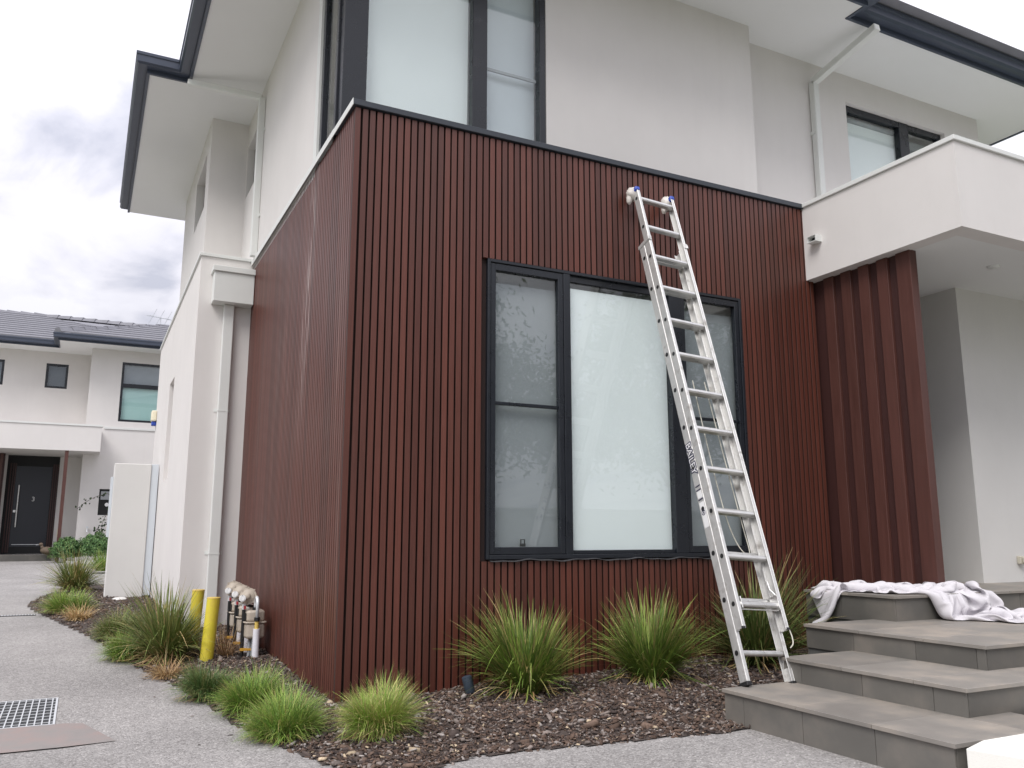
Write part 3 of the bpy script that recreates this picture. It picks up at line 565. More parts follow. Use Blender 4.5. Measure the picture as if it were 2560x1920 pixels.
def gas_meter(x, y, label):
    t = thing('gas_meter', (x, y, 0), label, 'gas meter', 'gas meters on the side wall')
    z0 = float(zd(np.array(x), np.array(y)))
    def body(zb, zt2, grow):
        m = MB(); pr = []
        for k in range(24):
            a = 2*math.pi*k/24; ca, sa = math.cos(a), math.sin(a); px = math.copysign(abs(ca)**.32, ca)*(.078+grow); py = math.copysign(abs(sa)**.32, sa)*(.115+grow); pr.append((x+px, y+py))
        m.prism(pr, 'z', zb, zt2); return m
    body(.205+z0, .325+z0, 0).build('meter_body', 'meter_beige', t, bevel=.02, seg=3, smooth='a')
    body(.3255+z0, .337+z0, .012).build('flange', 'meter_beige', t, bevel=.003)
    body(.3375+z0, .425+z0, -.004).build('meter_cover', 'meter_beige', t, bevel=.018, seg=3, smooth='a')
    MB().box(x-.081, x-.0765, y-.085, y-.03, .35+z0, .405+z0).build('index_window', 'black', t); MB().box(x-.079, x-.0745, y-.02, y+.07, .345+z0, .405+z0).build('badge', 'pvc_grey', t)
    for dy in (-.06, .06): MB().tube([(x, y+dy, -.05), (x, y+dy, .204+z0)], .024, 14).build('leg', 'pvc_grey', t, smooth='a')
    # outlet: bent galvanised pipe into a sleeve at the near end
    pts = [(x, y-.055, .42+z0), (x, y-.055, .47+z0)]+[(x+.0, y-.10+.045*math.cos(a), .475+z0+.05*math.sin(a)) for a in np.linspace(.15, math.pi-.15, 9)]+[(x, y-.145, .47+z0), (x, y-.148, .345+z0)]
    MB().tube(pts, .0135, 12).build('bend_pipe', 'galv', t, smooth=True)
    for p, q in (((x, y-.055, .425+z0), (x, y-.055, .447+z0)), ((x, y-.148, .345+z0), (x, y-.148, .375+z0))): MB().tube([p, q], .023, 8).build('union_nut', 'rubber', t)
    MB().tube([(x, y-.148, .27+z0), (x, y-.148, .345+z0)], .0165, 12).build('yellow_pipe', 'yellow_pipe', t, smooth='a')
    MB().tube([(x, y-.148, -.05), (x, y-.148, .285+z0)], .027, 16).build('sleeve', 'pvc_white', t, smooth='a')
    # inlet riser and regulator
    rx, ry = x-.085, y-.02
    MB().tube([(rx, ry, -.05), (rx, ry, .43+z0)], .0145, 12).build('riser_pipe', 'rubber', t, smooth='a')
    MB().tube([(rx, ry, .43+z0), (rx, ry, .475+z0)], .017, 10).build('valve', 'galv', t); MB().box(rx-.007, rx+.007, ry-.05, ry-.018, .435+z0, .46+z0).build('valve_handle', 'red_tag', t)
    MB().beam((rx, ry, .468+z0), (x, y+.055, .445+z0), .022, .02).build('manifold', 'rubber', t)
    m = MB(); c0 = Vector((rx+.03, ry+.015, .535+z0)); ax_ = Vector((-.30, -.95, .06)).normalized()
    m.lathe([(.018, -.036), (.034, -.030), (.046, -.012), (.067, -.010), (.067, .006), (.052, .007), (.050, .014), (.030, .021), (.0225, .023), (.0225, .060), (.018, .064), (.001, .065)], c0, ax_, 24); rg = m.build('regulator', 'meter_beige', t, smooth='a')
    u = ax_.cross(Vector((0, 0, 1))).normalized(); w_ = u.cross(ax_)
    for k in range(8):
        a = k*math.pi/4; p = c0+(u*math.cos(a)+w_*math.sin(a))*.068; MB().tube([p-ax_*.012, p+ax_*.011], .0075, 6).build('bolt', 'meter_beige', rg)
    q = c0+ax_*.035+u*.034*(1 if u.x < 0 else -1)-w_*.018; MB().lathe([(.022, -.03), (.027, .034), (.020, .038), (.017, .024), (.001, .024)], q, ax_, 16).build('vent_cap', 'letter_white', rg, smooth='a')
    MB().tube([(rx, ry, .475+z0), (rx+.01, ry+.004, .51+z0)], .019, 10).build('neck', 'meter_beige', t)
    # short stub with an orange clip
    MB().tube([(rx+.045, ry-.035, -.05), (rx+.05, ry-.035, .18+z0)], .0125, 10).build('stub_pipe', 'pvc_grey', t, smooth='a'); MB().box(rx-.02, rx+.066, ry-.05, ry-.018, .11+z0, .128+z0).build('clip', 'orange', t)
gas_meter(-.135, 2.05, 'nearest beige gas meter with white sleeved outlet pipe by the cladding')
gas_meter(-.135, 2.43, 'gas meter and regulator behind the nearest one')
gas_meter(-.135, 2.81, 'rearmost gas meter next to the rendered wall')

def spot(p, d, mat, label):
    t = thing('garden_spotlight', p, label, 'spotlight', 'garden spotlights'); d = Vector(d).normalized(); p = Vector(p)
    MB().lathe([(.028, 0), (.032, .01), (.032, .095), (.029, .10), (.027, .085), (.001, .085)], p+Vector((0, 0, .03)), d, 20).build('lamp_body', mat, t, smooth='a'); MB().tube([p+Vector((0, 0, -.06)), p+Vector((0, 0, .05))], .009, 8).build('stake', 'rubber', t)
spot((.80, -.23, .045), (-.28, .05, 1), 'spot', 'small dark garden spotlight leaning in the mulch left of the front tussock')
spot((3.25, -.72, .09), (-.12, .1, 1), 'spot_green', 'greenish garden spotlight in the mulch beside the steps')

# ---------------------------------------------------------------- ladder
lad = thing('extension_ladder', (2.137, -1.455, .2), 'worn aluminium extension ladder leaning on the cladding over the window', 'ladder')
LA, LB = Vector((2.137, -1.455, .204)), Vector((2.418, -.075, 3.704)); ld = (LB-LA).normalized(); LEN = (LB-LA).length
lx = Vector((1, 0, 0)); lx = (lx-ld*lx.dot(ld)).normalized(); ln = lx.cross(ld).normalized()       # ln points away from the wall
if ln.y > 0: ln = -ln
def lp(u, n, t): return LA+lx*u+ln*n+ld*t
def stile(u, n0, n1, t0, t1, side, name='stile'):        # channel section, web outside
    m = MB(); wf, tw = .026, .004; s_ = side
    def seg(ua, ub, na, nb):
        m.obox(lp((ua+ub)/2, (na+nb)/2, (t0+t1)/2), lx*(ub-ua)/2, ln*(nb-na)/2, ld*(t1-t0)/2)
    if s_ < 0: web = (u, u+tw); fl = (u+tw, u+wf)
    else: web = (u-tw, u); fl = (u-wf, u-tw)
    seg(*web, n0, n1); seg(*fl, n0, n0+.004); seg(*fl, n1-.004, n1)
    return m.build(name, 'alu', lad, bevel=.0012)
HW = .178
FB0, FB1, BB0, BB1 = .006, .066, -.062, .0
stile(-HW, BB0, BB1, 0, 3.27, -1); stile(HW, BB0, BB1, 0, 3.27, 1)
stile(-HW+.003, FB0, FB1, .30, LEN, -1); stile(HW-.003, FB0, FB1, .30, LEN, 1)
def rung(n, t, half, r):
    m = MB(); prof = [(-1, -.62), (-.62, -1), (.62, -1), (1, -.62), (1, .62), (.62, 1), (-.62, 1), (-1, .62)]
    v = []; 
    for u in (-half, half):
        for a, b in prof: v.append(lp(u, n+a*r*1.2, t+b*r*.86))
    f = [tuple(range(8))[::-1], tuple(range(8, 16))]+[(i, (i+1) % 8, 8+(i+1) % 8, 8+i) for i in range(8)]
    m.add(v, f); return m.build('rung', 'alu_bright', lad, bevel=.003)
for k in range(12): rung((FB0+FB1)/2, .449+.2945*k, HW-.006, .0185)
for k in range(11): rung((BB0+BB1)/2, (.182+.293*k+(.018 if k else 0)), HW-.004, .0165)
# black discs standing for the dark rung holes, outer web of both sections
sw = MB()
for k in range(12):
    p = lp(-HW+.003, (FB0+FB1)/2, .449+.2945*k); MB().lathe([(.0135, .0002), (.0145, .0018), (.001, .0020)], p, -lx, 14).build('rung_hole_dark', 'rubber', lad, smooth='a')
for k in range(11):
    p = lp(-HW, (BB0+BB1)/2, (.182+.293*k+(.018 if k else 0))); MB().lathe([(.0145, .0002), (.0155, .0018), (.001, .0020)], p, -lx, 14).build('rung_hole_dark', 'rubber', lad, smooth='a')
for s_ in (-1, 1):
    MB().obox(lp(s_*HW, .004, 3.255), lx*.006, ln*.072, ld*.014).obox(lp(s_*(HW-.010), FB1+.003, 3.262), lx*.017, ln*.0025, ld*.022).build('guide_bracket', 'alu', lad, bevel=.001)
    MB().obox(lp(s_*(HW-.012), -.031, .008), lx*.018, ln*.036, ld*.012).build('foot', 'rubber', lad, bevel=.003)
    MB().obox(lp(s_*(HW-.012), FB1-.002, .305), lx*.012, ln*.004, ld*.006).build('end_cap', 'rubber', lad)
# rung lock on the right
hk = MB(); u0 = HW-.045
hk.tube([lp(u0, .03, .60), lp(u0, .035, .545), lp(u0+.02, .055, .50), lp(u0+.02, .055, .44)], .007, 8)
hk.obox(lp(u0+.012, .035, .462), lx*.003, ln*.035, ld*.045); hk.build('rung_lock', 'alu_bright', lad, bevel=.001)
hk = MB(); hk.obox(lp(-HW+.045, .035, .455), lx*.003, ln*.03, ld*.035); hk.build('rung_lock', 'alu_bright', lad, bevel=.001)
MB().tube([lp(-HW+.045, .05, .415), lp(HW-.03, .05, .415)], .004, 6).build('lock_bar', 'alu_bright', lad)
# rope behind
rp_ = [lp(.035, -.075, 2.1), lp(.03, -.078, 1.8), lp(.028, -.08, 1.5), lp(.03, -.08, 1.2), lp(.045, -.08, 1.0), lp(.08, -.08, .87), lp(.125, -.075, .81), lp(.15, -.07, .83), lp(.145, -.068, 1.0), lp(.14, -.07, 1.4), lp(.135, -.07, 2.1)]
def smoothpath(P, k=6):
    out = []
    for i in range(len(P)-1):
        p0, p1, p2, p3 = P[max(i-1, 0)], P[i], P[i+1], P[min(i+2, len(P)-1)]
        for j in range(k):
            t = j/k; out.append(.5*((2*p1)+(p2-p0)*t+(2*p0-5*p1+4*p2-p3)*t*t+(3*p1-p0-3*p2+p3)*t**3))
    return out+[P[-1]]
MB().tube(smoothpath(rp_), .0035, 6).build('rope', 'rope', lad, smooth=True)
MB().tube(smoothpath([lp(HW+.004, .055, .31), lp(HW+.012, .055, .26), lp(HW+.010, .05, .22), lp(HW+.0, .03, .20)]), .004, 6).build('rope_tail', 'rope', lad, smooth=True)
# padded tops
def lump(c, r, seed, mat, name, sc=(1, 1, 1)):
    rg = np.random.default_rng(seed); v = []; f = []; nu, nv = 20, 12
    ph = rg.uniform(0, 6.28, (6, 3)); fr_ = rg.uniform(2, 6, (6, 3))
    for i in range(nv+1):
        th = math.pi*i/nv
        for j in range(nu):
            a = 2*math.pi*j/nu; d = Vector((math.sin(th)*math.cos(a), math.sin(th)*math.sin(a), math.cos(th)))
            k = 1+sum(.07*math.sin(fr_[q][0]*d.x*2+ph[q][0]+fr_[q][1]*d.y*2+fr_[q][2]*d.z) for q in range(6)); v.append(Vector(c)+Vector((d.x*sc[0], d.y*sc[1], d.z*sc[2]))*r*k)
    for i in range(nv):
        for j in range(nu): f.append((i*nu+j, (i+1)*nu+j, (i+1)*nu+(j+1) % nu, i*nu+(j+1) % nu))
    m = MB(); m.add(v, f); return m.build(name, mat, lad, smooth=True)
for s_, sd_ in ((-1, 3), (1, 9)):
    c = lp(s_*(HW-.012)-.012, -.0, LEN-.005); lump(c, .046, sd_, 'rag', 'rag_padding', (1, .95, 1.15)); lump(c+Vector((-.03, -.0, -.05)), .026, sd_+20, 'rag', 'rag_tail', (.8, .8, 1.5))
    m = MB(); m.obox(lp(s_*(HW-.012), .022, LEN+.003), lx*.021, ln*.050, ld*.020); m.build('tape', 'blue_tape', lad, bevel=.008)
# lettering on the left stile
def text_mesh(txt, size, origin, xdir, ydir, mat, name, parent, off=0., ext=.0004):
    cu = bpy.data.curves.new('t', 'FONT'); cu.body = txt; cu.size = size; cu.extrude = ext; cu.offset = off; cu.align_x = 'LEFT'; cu.align_y = 'CENTER'; cu.resolution_u = 4
    o = bpy.data.objects.new('t', cu); COL.objects.link(o); bpy.context.view_layer.update()
    me = bpy.data.meshes.new_from_object(o.evaluated_get(bpy.context.evaluated_depsgraph_get())); bpy.data.objects.remove(o); bpy.data.curves.remove(cu)
    X, Y = Vector(xdir).normalized(), Vector(ydir).normalized(); Z = X.cross(Y); me.transform(Matrix((X, Y, Z)).transposed().to_4x4()); me.transform(Matrix.Translation(origin))
    me.materials.clear(); me.materials.append(MATS[mat]); me.name = name; return finish(name, me, parent)
TT = 1.545
stk = text_mesh('BAILEY', .072, lp(-HW-.0012, -.031, TT), -ld, ln, 'letter_navy', 'lettering_outline', lad, off=.0075)
text_mesh('BAILEY', .072, lp(-HW-.0026, -.031, TT), -ld, ln, 'letter_white', 'lettering', lad)
# small marks and the prohibition symbol under the lettering
for (t0, t1, mt) in ((1.232, 1.240, 'letter_navy'), (1.205, 1.213, 'letter_navy'), (1.14, 1.148, 'letter_navy')): MB().obox(lp(-HW-.0008, -.031, (t0+t1)/2), lx*.0006, ln*.024, ld*(t1-t0)/2).build('label_bar', mt, lad)
MB().obox(lp(-HW-.0008, -.031, 1.177), lx*.0006, ln*.022, ld*.024).build('label', 'letter_white', lad); MB().obox(lp(-HW-.0008, -.031, 1.04), lx*.0006, ln*.022, ld*.085).build('label', 'letter_white', lad)
m = MB(); cc_ = lp(-HW-.0020, -.031, 1.055)
ring = [cc_+(ln*math.cos(a)+ld*math.sin(a))*.0165 for a in np.linspace(0, 2*math.pi, 25)]; m.tube(ring, .0022, 5, False); m.beam(cc_-(ln+ld)*.011, cc_+(ln+ld)*.011, .004, .002, lx); m.beam(cc_-(ln-ld)*.009, cc_+(ln-ld)*.009, .003, .002, lx); m.build('prohibition_mark', 'letter_navy', lad)

# ---------------------------------------------------------------- drop sheet (draped by a small cloth solver)
def drape():
    nu, nv, h = 170, 96, .0125
    P = np.array([(3.545, -.46), (3.63, -.56), (3.70, -.72), (3.82, -.90), (3.98, -1.02), (4.12, -1.10), (4.26, -1.18), (4.44, -1.22)])
    s_ = np.concatenate([[0], np.cumsum(np.hypot(*np.diff(P, axis=0).T))]); tt = s_[-1]*(1-(1-np.linspace(0, 1, nu))**1.35); cxy = np.stack([np.interp(tt, s_, P[:, 0]), np.interp(tt, s_, P[:, 1])], -1)
    for _ in range(40): cxy[1:-1] = (cxy[:-2]+cxy[2:])/2
    tg = np.gradient(cxy, axis=0); tg /= np.linalg.norm(tg, axis=1)[:, None]; nr = np.stack([tg[:, 1], -tg[:, 0]], -1)
    wid = np.interp(np.linspace(0, 1, nu), [0, .3, .55, .75, 1], [.22, .24, .30, .48, .54])
    vv_ = np.linspace(-.5, .5, nv); rg = np.random.default_rng(5)
    X = np.zeros((nu, nv, 3)); X[:, :, :2] = cxy[:, None]+nr[:, None]*(vv_[None, :, None]*wid[:, None, None])
    ph = rg.uniform(0, 6.28, 12); U, Vv = np.meshgrid(np.linspace(0, 1, nu), vv_, indexing='ij')
    X[:, :, 2] = .73+.045*np.sin(Vv*12+4*np.sin(U*5+ph[0])+ph[1])+.03*np.sin(U*13+5*np.sin(U*3+ph[6])+Vv*7+3*np.sin(Vv*5+ph[4])+ph[2])+.05*(np.clip((U-.55)*4, 0, 1))*np.sin(U*38+Vv*13+ph[3])
    X[:, :, :2] += rg.normal(0, .003, (nu, nv, 2)); prev = X.copy()
    boxes = [((3.51, 9, -1.2, -.38), .635), ((4.2, 9, -1.2, .9), .635), ((2.87, 9, -2.27, -.99), .465)]
    def solve(d_i, d_j, rest, k, mode=0):
        for par in range(2):
            a = X[:nu-d_i if d_i else nu, (0 if d_j >= 0 else -d_j):(nv-d_j if d_j > 0 else nv)]
            b = X[d_i:nu, (d_j if d_j >= 0 else 0):(nv if d_j >= 0 else nv+d_j)]
            sl_ = (slice(par, None, 2), slice(None)) if d_i else (slice(None), slice(par, None, 2))
            A, B = a[sl_], b[sl_]; D = B-A; Ln = np.sqrt((D**2).sum(-1, keepdims=True))+1e-9; df = Ln-rest
            if mode: df = np.minimum(df, 0)
            c_ = D*(df/Ln*.5*k); A += c_; B -= c_
    th = .006; NIT = 90
    for it in range(NIT):
        vel = (X-prev)*.80; vl = np.linalg.norm(vel, axis=-1, keepdims=True); vel *= np.minimum(1, .008/(vl+1e-9)); prev = X.copy(); X += vel; X[:, :, 2] -= 9.8*.010**2
        g = min(1., .45+.55*it/40)      # the rest length grows in, so the sheet buckles into folds
        for q in range(4):
            solve(1, 0, h*g, .9); solve(0, 1, h*g, .9); solve(1, 1, h*g*1.414, .5); solve(1, -1, h*g*1.414, .5); solve(2, 0, h*g*2, .18, 1); solve(0, 2, h*g*2, .18, 1); solve(4, 0, h*g*3.8, .16, 1); solve(0, 4, h*g*3.8, .16, 1); solve(7, 0, h*g*6.0, .10, 1); solve(0, 7, h*g*6.0, .10, 1)
        for (x0, x1, y0, y1), zt_ in boxes:
            x, y, z = X[..., 0], X[..., 1], X[..., 2]; inn = (x > x0-th) & (x < x1) & (y > y0-th) & (y < y1+th) & (z < zt_+th)
            dz, dx, dy, dY = zt_+th-z, x-(x0-th), y-(y0-th), (y1+th)-y; mn = np.minimum(np.minimum(dz, dx), np.minimum(dy, dY))
            a = inn & (mn == dz); z[a] = zt_+th; X[a, :2] = prev[a, :2]*.85+X[a, :2]*.15; prev[a] = X[a]
            a = inn & (mn == dx) & (mn < dz); x[a] = x0-th
            a = inn & (mn == dy) & (mn < dz); y[a] = y0-th
            a = inn & (mn == dY) & (mn < dz); y[a] = y1+th
        x, y, z = X[..., 0], X[..., 1], X[..., 2]; a = (x > 4.25-th) & (x < 4.40) & (y > -.986-th); dx = x-(4.25-th); dy = y-(-.986-th)
        b_ = a & (dx < dy); x[b_] = 4.25-th; b_ = a & (dx >= dy); y[b_] = -.986-th
        z[:] = np.maximum(z, .05)
    z = X[..., 2]; z[:] = np.where(z > .641, .641+(z-.641)*1.0, z)          # looser, fuller folds on the porch
    fr_ = X[..., 1] < -1.206; X[..., 1] = np.where(fr_, -1.206+(X[..., 1]+1.206)*1.35, X[..., 1])
    v = X.reshape(-1, 3); I = np.arange(nu*nv).reshape(nu, nv); q = np.stack([I[:-1, :-1], I[1:, :-1], I[1:, 1:], I[:-1, 1:]], -1).reshape(-1, 4)
    o_ = finish('drop_sheet', npmesh('drop_sheet', v, q, 'sheet'), smooth=True)
    m = o_.modifiers.new('smooth', 'SMOOTH'); m.factor = .5; m.iterations = 3
    m = o_.modifiers.new('thick', 'SOLIDIFY'); m.thickness = .002
    m = o_.modifiers.new('sub', 'SUBSURF'); m.levels = 1; m.render_levels = 1
    tag(o_, 'crumpled white drop sheet draped over the porch edge', 'drop sheet')
drape()

# ---------------------------------------------------------------- grasses
def clump(name, x, y, n, height, spread, width, cols, probs, arch, label, upright=.35, base=.06, group=None, dry=0, lean=(0, 0), seed=0, z=None, sx=1., messy=.12):
    rg = np.random.default_rng(seed+100); z0 = float(zm(np.array([x]), np.array([y]))[0]) if z is None else z
    t = thing(name, (x, y, z0), label, 'plant', group)
    pa = rg.uniform(0, 6.28, 4)
    def make(n, height, spread, cols, probs, arch, lmin, lmax, tilt_pow, nm, messy=0.):
        a = rg.uniform(0, 2*np.pi, n); rb = base*np.sqrt(rg.uniform(0, 1, n)); tl = rg.uniform(0, 1, n)**tilt_pow    # 0 upright, 1 outmost
        lop = 1+.16*np.sin(a+pa[0])+.10*np.sin(2*a+pa[1])+.09*np.sin(5*a+pa[2])                                 # uneven outline
        Ln = height*rg.triangular(lmin, .92, lmax, n)*(1-.10*tl)*lop; ang = tl*np.arctan2(spread, height*.55)*1.0+.04
        a0 = a.copy(); a = a+rg.normal(0, .25+messy, n)
        dirx = np.cos(a)+lean[0]*.3; diry = np.sin(a)+lean[1]*.3; K = 5; s_ = np.linspace(0, 1, K+1)
        bend = arch*(.25+1.1*rg.uniform(0, 1, n))*(.35+tl); kink = (rg.uniform(0, 1, n) < .09+.1*messy)*rg.uniform(.5, 1.7, n); kk = rg.integers(2, 5, n)
        px = np.zeros((n, K+1)); pz = np.zeros((n, K+1)); sw_ = rg.normal(0, .06+.16*messy, n)*height
        for k in range(1, K+1):
            th = ang+bend*(s_[k]**1.5)+kink*(k >= kk); px[:, k] = px[:, k-1]+np.sin(th)*Ln/K; pz[:, k] = pz[:, k-1]+np.cos(th)*Ln/K
        pz = np.maximum(pz, .004); side = sw_[:, None]*(s_[None]**2)
        cxp = x+np.cos(a0)*rb; cyp = y+np.sin(a0)*rb
        wx, wy = -diry, dirx; tw = rg.uniform(-.9, .9, n); wz = np.sin(tw)*.5
        wk = np.array([.75, 1, 1, .9, .65, .12]); wd = width*rg.uniform(.7, 1.25, n)
        V = np.zeros((n, K+1, 2, 3))
        for sgn in (0, 1):
            s2 = (sgn-.5)*wd[:, None]*wk[None]
            V[:, :, sgn, 0] = cxp[:, None]+dirx[:, None]*px*sx+wx[:, None]*(s2+side); V[:, :, sgn, 1] = cyp[:, None]+diry[:, None]*px+wy[:, None]*(s2+side); V[:, :, sgn, 2] = z0+pz+wz[:, None]*s2
        I = np.arange(n*(K+1)*2).reshape(n, K+1, 2); q = np.stack([I[:, :-1, 0], I[:, :-1, 1], I[:, 1:, 1], I[:, 1:, 0]], -1).reshape(-1, 4)
        cp = np.array(cols)[rg.choice(len(cols), n, p=np.array(probs)/np.sum(probs))]*np.array([1.20, 1.16, 1.12])*rg.uniform(.7, 1.35, n)[:, None]
        tint = np.repeat(cp[:, None, :], (K+1)*2, 1).reshape(n, K+1, 2, 3).copy()
        tipdry = (rg.uniform(0, 1, n) < .22)[:, None, None, None]*np.array([0, 0, 0, .0, .5, 1.])[None, :, None, None]; tint = tint*(1-tipdry)+np.array([.44, .33, .16])*tipdry
        finish(nm, npmesh(nm, V.reshape(-1, 3), q, 'blade', tint.reshape(-1, 3)), t)
    make(n, height, spread, cols, probs, arch, .38, 1.12, upright+.5, 'green_blades', messy)
    if dry: make(dry, height*.62, spread*1.3, [(.42, .31, .16), (.33, .22, .10), (.50, .40, .24)], [3, 2, 1], arch*1.5+.3, .4, 1.1, .45, 'dry_blades', messy+.2)
GR = [(.125, .195, .035), (.085, .145, .030), (.20, .26, .06), (.15, .17, .05), (.34, .28, .12)]
FG = [(.17, .28, .045), (.115, .22, .040), (.25, .35, .08), (.13, .21, .06), (.38, .33, .13)]
OL = [(.15, .20, .060), (.105, .155, .042), (.21, .245, .09), (.22, .20, .085), (.40, .31, .15)]
YG = [(.21, .34, .055), (.15, .27, .045), (.28, .39, .09), (.36, .31, .13), (.46, .38, .19)]
G1, G2 = 'strappy tussock grasses in the bed', 'soft low grass clumps in the bed'
clump('strappy_tussock', 1.11, -.40, 1250, .56, .29, .0075, GR, [4, 4, 2, 1, .6], .55, 'green strappy tussock under the left pane of the window', dry=150, base=.075, group=G1, seed=1)
clump('strappy_tussock', 1.98, -.50, 1300, .56, .30, .0075, GR, [4, 4, 2, 1, .4], .50, 'green strappy tussock under the middle pane, left of the ladder', dry=110, base=.075, group=G1, seed=2)
clump('strappy_tussock', 2.98, -.42, 1000, .70, .52, .0080, [(.10, .14, .04), (.07, .11, .03), (.15, .18, .06), (.25, .19, .09)], [4, 4, 2, 1], .6, 'dark tussock behind the foot of the ladder beside the steps', dry=130, base=.08, group=G1, seed=3)
clump('strappy_tussock', -.76, 2.28, 1150, .60, .38, .0070, OL, [4, 4, 2, 1, .6], .6, 'large olive tussock left of the yellow bollards', dry=260, base=.08, group=G1, seed=4)
clump('strappy_tussock', -1.48, 9.0, 1000, .62, .56, .0075, OL, [4, 3, 3, 2, 1], .6, 'farthest tussock by the end of the fence panel', dry=260, base=.09, group=G1, seed=5)
def fluff(x, y, n, h, sprd, lb, cols=FG, pr=(4, 4, 2, 2, .6), dry=250, seed=0, w=.0030, arch=.75, sx=1.): clump('soft_tussock', x, y, n, h, sprd, w, cols, pr, arch, lb, upright=.10, dry=dry, base=sprd*.62, group=G2, seed=seed, sx=sx, messy=.85)
fluff(.0, -.84, 4200, .275, .135, 'round yellow green grass ball in front of the cladding corner', YG, (3, 3, 3, 2, 1.4), 800, 11, .0026)
fluff(-.395, -.45, 4200, .255, .185, 'bright green grass clump left of the cladding corner at the kerb', FG, (4, 4, 3, 2, .8), 500, 12, .0028)
fluff(-.45, .19, 3800, .265, .145, 'dense green grass clump below the white gas pipe sleeve', FG, (4, 5, 2, 2, .6), 300, 13, .0029)
fluff(-.625, .78, 3200, .235, .145, 'grey green grass clump at the foot of the near yellow bollard', [(.10, .17, .05), (.075, .14, .045), (.16, .22, .08), (.09, .15, .06), (.22, .2, .09)], (4, 4, 2, 2, .6), 250, 14, .0030)
fluff(-1.02, 2.62, 2400, .25, .18, 'green grass clump in front of the olive tussock', FG, (4, 4, 2, 1, .6), 220, 15, .0034)
fluff(-1.06, 3.9, 2800, .28, .22, 'grass mound left of the olive tussock', [(.13, .18, .05), (.09, .15, .04), (.18, .22, .07), (.2, .17, .07), (.28, .22, .11)], (4, 4, 2, 1, .8), 400, 16, .0036)
fluff(-1.52, 6.3, 2400, .31, .25, 'light green grass mound at the curved end of the bed', FG, (3, 3, 3, 2, 1), 600, 17, .0042)
fluff(-1.40, 5.5, 350, .24, .16, 'small straw coloured dry tuft at the curved bed end', [(.46, .33, .17), (.36, .24, .11), (.55, .42, .25), (.2, .2, .07), (.4, .3, .15)], (3, 3, 2, 1, 1), 200, 18, .0044)
clump('dry_tussock', -.33, 2.15, 220, .30, .30, .003, [(.30, .19, .10), (.38, .27, .15), (.22, .13, .07)], [1, 1, 1], .7, 'tangle of brown dead grass between bollard and gas meters', group='dead grass', seed=21)
clump('dry_tussock', -.80, 1.66, 420, .20, .34, .0034, [(.30, .20, .10), (.24, .15, .075), (.38, .28, .15)], [1, 1, 1], 1.3, 'orange brown dead grass at the kerb below the olive tussock', group='dead grass', seed=22, upright=0)

# ---------------------------------------------------------------- neighbouring house
nh = thing('neighbour_house', (-2, 20, .43), 'pale rendered neighbouring house with dark tiled roof and navy door', 'house')
YA, YB = 20.8, 19.7
def npart(name, mb, mat, **k): return mb.build(name, mat, nh, **k)
def holes(mb, x0, x1, z0, z1, y0, y1, hs):            # wall with rectangular openings
    xs = sorted({x0, x1, *[h[0] for h in hs], *[h[1] for h in hs]})
    for a, b in zip(xs[:-1], xs[1:]):
        zz = [(h[2], h[3]) for h in hs if h[0] <= a+1e-6 and h[1] >= b-1e-6]; zz.sort(); c_ = z0
        for p, q in zz: mb.box(a, b, y0, y1, c_, p); c_ = q
        mb.box(a, b, y0, y1, c_, z1)
    return mb
npart('wall', holes(MB(), -9, -1.6, .2, ZS, YA, YA+.2, [(-2.70, -2.157, 5.045, 5.73), (-4.3, -3.692, 5.045, 5.735), (-3.375, -2.146, .56, 3.17)]), 'render')
npart('wall', holes(MB(), -1.6, 3.5, .2, ZS, YB, YB+.2, [(-.832, .8, 4.09, 5.73), (-1.131, -.85, 1.57, 2.26)]), 'render')
npart('return_wall', MB().box(-1.6, -1.4, YB+.2, YA+.2, .2, ZS), 'render')
npart('string_cap', MB().box(-1.15, 3.4, YB-.03, YB-.0005, 3.87, 3.925), 'trim_pale')
def nwin(x0, x1, z0, z1, y, bar=None, upper='pane', cols=('room_grey',)):
    f = MB(); t = .06; y0 = y-.01; y1 = y+.05
    f.box(x0, x0+t, y0, y1, z0, z1).box(x1-t, x1, y0, y1, z0, z1).box(x0+t, x1-t, y0, y1, z0, z0+t).box(x0+t, x1-t, y0, y1, z1-t, z1)
    if bar: f.box(x0+t, x1-t, y0, y1, bar, bar+.11)
    w = npart('window', f, 'frame_black'); zs_ = [(z0+t, z1-t)] if not bar else [(z0+t, bar), (bar+.11, z1-t)]
    for (a, b), c_ in zip(zs_, cols): MB().box(x0+t, x1-t, y+.02, y+.026, a, b).build('pane', 'glass', w); MB().box(x0, x1, y+.08, y+.086, a-.04, b+.04).build('blind', c_, w)
pmat('aqua_blind', (.46, .66, .64), .9, var=.03, vs=.8); pmat('slate_blind', (.11, .13, .16), .9); pmat('lilac_blind', (.30, .32, .36), .9)
nwin(-2.70, -2.157, 5.045, 5.73, YA+.02, None, cols=('slate_blind',)); nwin(-4.3, -3.692, 5.045, 5.735, YA+.02, None, cols=('lilac_blind',)); nwin(-.832, .8, 4.09, 5.73, YB+.02, 5.03, cols=('aqua_blind', 'lilac_blind'))
